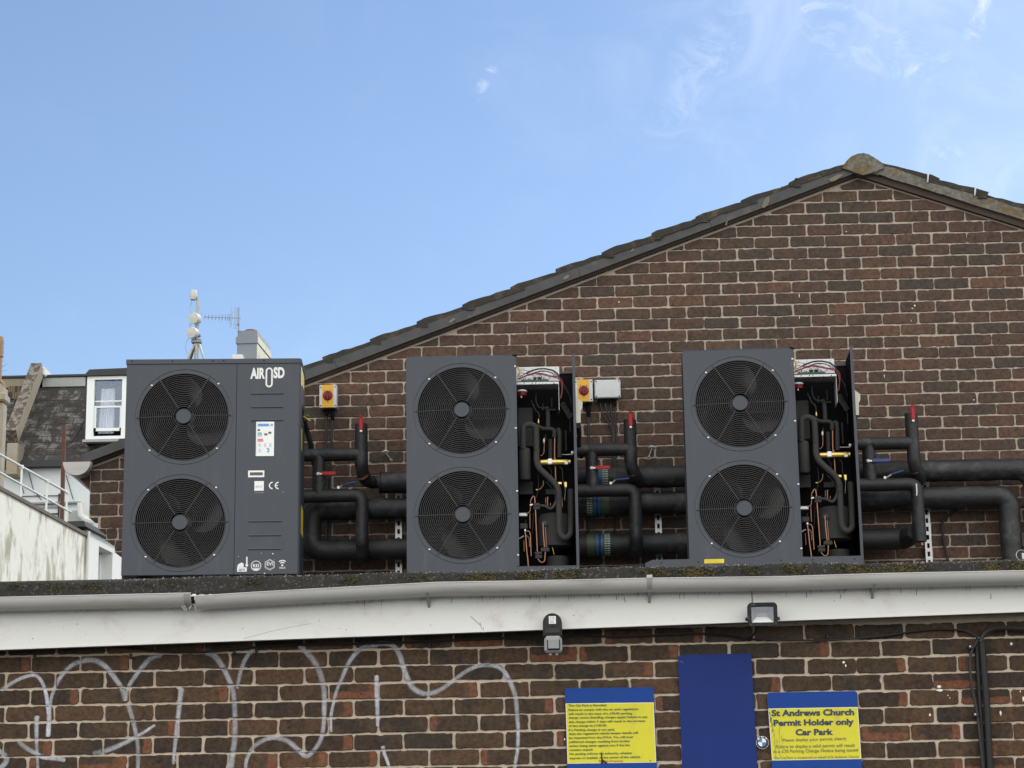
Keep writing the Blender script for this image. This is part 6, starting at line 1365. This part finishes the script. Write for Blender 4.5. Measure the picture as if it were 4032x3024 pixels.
# dormer
YD = 54.6
dl, dr = at(345, 1600, YD).x, at(500, 1600, YD).x; dz0, dz1 = at(420, 1728, YD).z, at(420, 1480, YD).z
m_ = MB()
f0 = lambda x, y: at(x/4.2538, 1400+y/4.2538, YD)
X0, X1, X2, X3 = f0(1475, 0).x, f0(1570, 900).x, f0(2035, 900).x, f0(2150, 900).x; Z0, Z1, Z2, Z3 = f0(1800, 1395).z, f0(1800, 1345).z, f0(1800, 400).z, f0(1800, 345).z
m_.box((X0, YD, Z0), (X1, YD+.12, Z3), 'window_white'); m_.box((X2, YD, Z0), (X3+.5, YD+.12, Z3), 'window_white'); m_.box((X1, YD, Z2), (X2, YD+.12, Z3), 'window_white'); m_.box((X1, YD, Z0), (X2, YD+.12, Z1), 'window_white'); dfo = m_.build('dormer_frame', ho)
m_ = MB(); zm0, zm1 = f0(1800, 865).z, f0(1800, 835).z; zs0, zs1 = f0(1800, 1255).z, f0(1800, 1205).z
m_.box((X1, YD+.05, zm0), (X2, YD+.10, zm1), 'window_white'); m_.box((X1, YD+.05, zs0), (X2, YD+.10, zs1), 'window_white'); m_.box((X1, YD+.08, f0(1800, 762).z), (X2, YD+.11, f0(1800, 742).z), 'window_white')
m_.box((X1, YD+.05, zs0), (X1+.06, YD+.10, zm0), 'window_white'); m_.box((X2-.05, YD+.05, zs0), (X2, YD+.10, zm0), 'window_white'); m_.build('sash', dfo)
m_ = MB(); m_.box((X1, YD+.085, zs0), (X2, YD+.09, Z2), 'pane_glass'); m_.build('pane', dfo)
m_ = MB(); cx0, cx1 = f0(1640, 0).x, f0(1905, 0).x; k = 24; vs = []
for j in range(k+1):
    x = cx0+(cx1-cx0)*j/k; y = YD+.28+.03*math.sin(j*1.9); vs += [(x, y, Z1+.12), (x+(.06 if j < 12 else 0), y, Z2-.18)]
m_.add(vs, [[2*j, 2*j+2, 2*j+3, 2*j+1] for j in range(k)], 'curtain'); m_.build('curtain', dfo)
m_ = MB(); m_.box((X1-.05, YD+.6, Z0), (X2+.05, YD+.62, Z3), 'room'); m_.box((X1-.08, YD+.13, Z0), (X1-.02, YD+.6, Z3), 'room'); m_.box((X2+.02, YD+.13, Z0), (X2+.08, YD+.6, Z3), 'room'); m_.build('room_lining', dfo)
m_ = MB(); m_.box((X0-.02, YD+.13, Z0-.1), (X3+.5, YT, Z3), 'slate_dark') if False else None
m_.box((X0-.06, YD+.05, Z0-.05), (X0-.005, YT, Z3+.1), 'slate_dark'); m_.build('dormer_cheek', ho); m_ = MB(); m_.box((X3+.52, YD+.05, Z0-.05), (X3+.58, YT, Z3), 'slate_dark'); m_.build('dormer_cheek', ho)
m_ = MB(); zt2 = f0(1500, 245).z
m_.prism([(X0-.07, YD-.08, Z3+.005), (X3+.6, YD-.08, Z3+.02), (X3+.6, YD-.08, f0(2150, 210).z), (X0+.06, YD-.08, zt2), (X0-.04, YD-.08, zt2-.12)], (0, 2.6, 0), 'slate_dark'); m_.build('dormer_roof', ho)
m_ = MB(); p, q = f0(1395, 1465), f0(2000, 1410); m_.box((p.x, YD-.12, p.z), (q.x, YD+.1, q.z), 'lead'); m_.build('dormer_sill', ho)
m_ = MB(); m_.tube(spline([at(x/4.2538, 1400+y/4.2538, YM-.1+(1400-y)/1400*1.6) for x, y in ((1445, 1030), (1370, 1180), (1270, 1330), (1190, 1450))], 6), .03, 'slate_dark', 6); m_.build('cable', ho)
m_ = MB()
f1 = lambda x, y, Yc=YM+.1: at(x/3.19, 1780+y/3.19, Yc)
def fb_(x0, y0, x1, y1, mat, dep=.1):
    p, q = f1(x0, y1), f1(x1, y0); MB().box((p.x, YM+.15-dep, p.z), (q.x, YM+.149, q.z), mat).build('wall_trim', ho)
fb_(330, 150, 780, 185, 'window_white', .06); fb_(170, 540, 760, 556, 'slate_dark', .05); fb_(340, 625, 1020, 660, 'door_grey', .12); fb_(860, 735, 1010, 1000, 'lead', .08); fb_(720, 520, 750, 900, 'slate_dark', .05); fb_(500, 680, 720, 700, 'lead', .05); fb_(600, 765, 740, 780, 'slate_dark', .05)
m_ = MB(); P = [f1(1045, 665), f1(1055, 820), f1(1110, 870), f1(1220, 900)]; m_.tube([p_+V((0, -.3, 0)) for p_ in P], .09, 'render_plain', 8); m_.build('downpipe', ho)
for pts_ in ([f1(150, 220), f1(250, 330), f1(300, 520)], [f1(360, 250), f1(420, 480), f1(520, 600)], [f1(830, 290), f1(920, 600)]): MB().tube(pts_, .011, 'slate_dark', 5).build('wall_cable', ho)
if 0: m_.tube([f1(360, 250), f1(420, 480), f1(520, 600)], .012, 'slate_dark', 5); m_.tube([f1(830, 290), f1(920, 600)], .01, 'slate_dark', 5); m_.build('wall_cable', ho)
# pier at the extreme left with a chimney pot above
pi = thing('stone_pier', 'crumbling pale stone chimney pier on the left edge with a ribbed clay pot', 'chimney', (at(10, 1700, 48).x, 48, 0))
f2 = lambda x, y: at(x/4.2538, 1400+y/4.2538, 48)
xa_ = at(-160, 1700, 48).x
m_ = MB(); m_.box((xa_, 47.9, 0), (f2(50, 1400).x, 48.25, f2(60, 790).z), 'stone_worn', .03); m_.build('shaft', pi)
m_ = MB(); m_.box((xa_, 47.8, f2(60, 789).z), (f2(88, 1400).x, 48.3, f2(60, 640).z), 'stone_worn', .04); m_.prism([(xa_, 47.85, f2(60, 641).z), (f2(75, 800).x, 47.85, f2(60, 641).z), (f2(75, 800).x, 47.85, f2(60, 540).z), (f2(20, 500).x, 47.85, f2(60, 480).z), (f2(-20, 500).x, 47.85, f2(10, 440).z), (xa_, 47.85, f2(10, 440).z)], (0, .4, 0), 'stone_worn'); m_.build('cornice', pi)
pc = f2(-62, 440); m_ = MB(); hh = f2(0, 0).z-pc.z+.5; rr = f2(30, 200).x-pc.x
m_.lathe([(rr*.8, 0), (rr*.8, hh*.55)]+[(rr*(.92 if j % 2 else 1.02), hh*(.55+.05*j)) for j in range(8)]+[(rr*.8, hh*.97), (rr*.5, hh*.97)], (pc.x, 48.1, pc.z), (0, 0, 1), 'pot_buff', 18); m_.build('chimney_pot', pi)
m_ = MB(); m_.tube(spline([f2(5, 420), f2(40, 450), f2(65, 500), f2(60, 560)], 6), .035, 'pot_buff', 6); m_.build('flue_edge', pi)
# bare twigs far off
tw = thing('bare_tree', 'faint bare twigs of a far tree above the left edge roofline', 'tree', (at(-40, 1600, 120).x, 120, 0))
m_ = MB(); rt_ = random.Random(6); base = at(-60, 1700, 120)
m_.tube([V((base.x, 120, 0)), base, at(-40, 1560, 120)], [.4, .25, .15], 'twig', 8); m_.build('trunk', tw)
m_ = MB()
for k in range(30):
    p = at(rt_.uniform(-60, 0), rt_.uniform(1430, 1540), 120); d_ = V((rt_.uniform(.3, 1), 0, rt_.uniform(.2, .8)))*rt_.uniform(.5, 1.0)
    m_.tube([p, p+d_*.5+V((0, 0, .06)), p+d_], [.02, .012, .006], 'twig', 4)
m_.build('crown', tw)
# rooftop chimney
CH = thing('chimney_stack', 'grey chimney stack with one red pot behind the closed heat pump', 'chimney', (at(970, 1400, 56).x, 56.5, zr0))
f3 = lambda x, y, Yc=56.0: at(700+x/5.529, 1120+y/5.529, Yc)
ct = rad(3.5); RZ = Matrix.Rotation(-ct, 3, 'Z')
p0 = f3(1290, 1300); def_ = lambda v: V((p0.x, 56, 0)) + RZ @ V(v)
wS = f3(1720, 1500).x-p0.x; z_a, z_b, z_c, z_d = f3(1400, 1700).z-2.5, f3(1400, 1290).z, f3(1400, 1145).z, f3(1400, 1010).z; dep = 1.7
def rbox(mb, x0, x1, y0, y1, z0, z1, mat): mb.box((x0, y0, z0), (x1, y1, z1), mat, 0, F=lambda v: V((p0.x, 56, 0))+(RZ @ V((v.x, v.y, 0)))+V((0, 0, v.z)))
m_ = MB(); rbox(m_, 0, wS, 0, dep, z_a, z_b, 'stack_grey'); rbox(m_, wS+.001, wS+.012, .01, dep, z_a, z_b-.0, 'stack_side'); m_.build('shaft', CH)  # grey shaft with a thin paler skin on its right side
m_ = MB(); rbox(m_, -.03, wS+.03, -.03, dep+.03, z_b, z_c, 'stack_grey'); rbox(m_, wS+.031, wS+.036, -.02, dep+.03, z_b+.01, z_c, 'stack_side'); m_.build('corbel_band', CH)
m_ = MB(); rbox(m_, .01, wS, .0, dep, z_c, z_d, 'stack_grey'); rbox(m_, wS+.001, wS+.010, .01, dep, z_c, z_d-.002, 'lead'); m_.build('cap', CH)
c = f3(1545, 1000); m_ = MB(); hp_ = f3(1545, 915).z-c.z; m_.lathe([(.135, -.03), (.13, hp_*.35), (.155, hp_*.55), (.155, hp_*.9), (.13, hp_), (.11, hp_)], (c.x, 56.35, z_d), (0, 0, 1), 'terracotta', 20); m_.build('chimney_pot', CH)
p, q = f3(1165, 1700, 55.6), f3(1415, 1520, 55.6); wb = thing('parapet_block', 'low pale rendered block at the foot of the grey chimney', 'wall', (p.x, 55.6, p.z))
m_ = MB(); m_.box((p.x, 55.6, p.z-1.5), (q.x, 57.6, q.z), 'render_plain', .02); m_.build('block', wb)
# television aerial
ta = thing('television_aerial', 'thin grey television aerial on a pole beside the chimney', 'aerial', f3(1325, 1010, 55.95))
f4 = lambda x, y, d=0: f3(x, y, 55.95+d)
m_ = MB(); m_.tube([f4(1325, 1010), f4(1330, 490)], .016, 'aerial', 8); m_.build('pole', ta)
m_ = MB(); m_.tube([f4(580, 708), f4(1370, 735)], .010, 'aerial', 6); m_.build('boom', ta)
m_ = MB()
for k, x in enumerate((590, 668, 748, 825, 903, 968, 1040, 1095, 1130)):
    y = 706+(x-580)*.035; l_ = 42+k*3
    m_.tube([f4(x+6, y-l_*1.2, .02), f4(x-6, y+l_, -.02)], .012, 'aerial', 5); m_.tube([f4(x+10, y-l_*1.8, .25), f4(x-8, y+l_*1.9, -.2)], .004, 'aerial', 4)
m_.build('directors', ta)
m_ = MB()
for x, yt, yb in ((1155, 490, 940), (1180, 570, 930), (1240, 490, 965), (1270, 500, 970), (1300, 520, 1000)): m_.tube([f4(x+6, yt), f4(x+2, 735), f4(x-20, yb)], .006, 'aerial', 5)
m_.build('reflector', ta)
m_ = MB(); c = f4(1320, 868); m_.box(c-V((.03, .03, .03)), c+V((.03, .03, .03)), 'aerial', .01); m_.build('clamp', ta)
# dish mast
dm = thing('antenna_mast', 'steel tripod mast with two white round dishes and a drum antenna on top', 'antenna mast', f3(405, 1620, 55.5))
f5 = lambda x, y, d=0: f3(x, y, 55.5+d)
m_ = MB(); m_.tube([f5(400, 1720), f5(412, 1250), f5(412, 850), f5(425, 620), f5(432, 270)], [.055, .055, .045, .036, .034], 'mast', 10); m_.build('pole', dm)
for e in ((185, 1720), (265, 1720, .8), (590, 1720)):
    m_ = MB(); m_.tube([f5(395 if e[0] < 400 else 440, 1230), f5(e[0]-15 if e[0] < 400 else e[0]+15, 1720, e[2] if len(e) > 2 else -.2)], .028 if len(e) < 3 else .04, 'mast', 8); m_.build('leg', dm)
m_ = MB(); c = f5(400, 1240); m_.box(c-V((.12, .09, .06)), c+V((.14, .09, .05)), 'aerial', .02); c = f5(470, 1120); m_.box(c-V((.1, .05, .03)), c+V((.03, .05, .04)), 'aerial', .01); c = f5(465, 800); m_.box(c-V((.1, .05, .03)), c+V((.04, .05, .04)), 'aerial', .01); m_.build('clamp', dm)
for x, y in ((350, 735), (302, 1050)):
    c = f5(x, y, -.2); r_ = .155; m_ = MB(); m_.lathe([(r_*.9, -.16), (r_, -.05), (r_, .0), (r_*.93, .03), (0, .045)], c, V((-.30, -.9, -.12)), 'dish', 28); m_.build('dish', dm)
c = f5(340, 265); m_ = MB(); hd = f5(340, 125).z-c.z; m_.lathe([(.075, -.09), (.09, -.02), (.092, 0), (.092, hd*.8), (.075, hd*.97), (0, hd)], c, (.06, 0, 1), 'dish', 22); m_.build('drum_antenna', dm)
m_ = MB(); m_.tube([f5(350, 300), f5(430, 320)], .03, 'aerial', 8); m_.box(f5(300, 285)-V((.02, .02, .06)), f5(300, 285)+V((.02, .02, .03)), 'aerial'); m_.build('drum_bracket', dm)
m_ = MB()
for pts in ([(300, 330), (295, 420), (265, 500), (268, 560), (300, 610)], [(440, 480), (490, 550), (510, 640), (495, 760)], [(270, 850), (250, 890), (255, 930)], [(300, 850), (280, 900), (285, 940)], [(240, 1170), (190, 1250), (170, 1360), (180, 1440), (215, 1510)], [(480, 820), (455, 900), (440, 1000)]):
    m_.tube(spline([f5(x, y) for x, y in pts], 6), .006, 'aerial', 5)
m_.build('cable', dm)
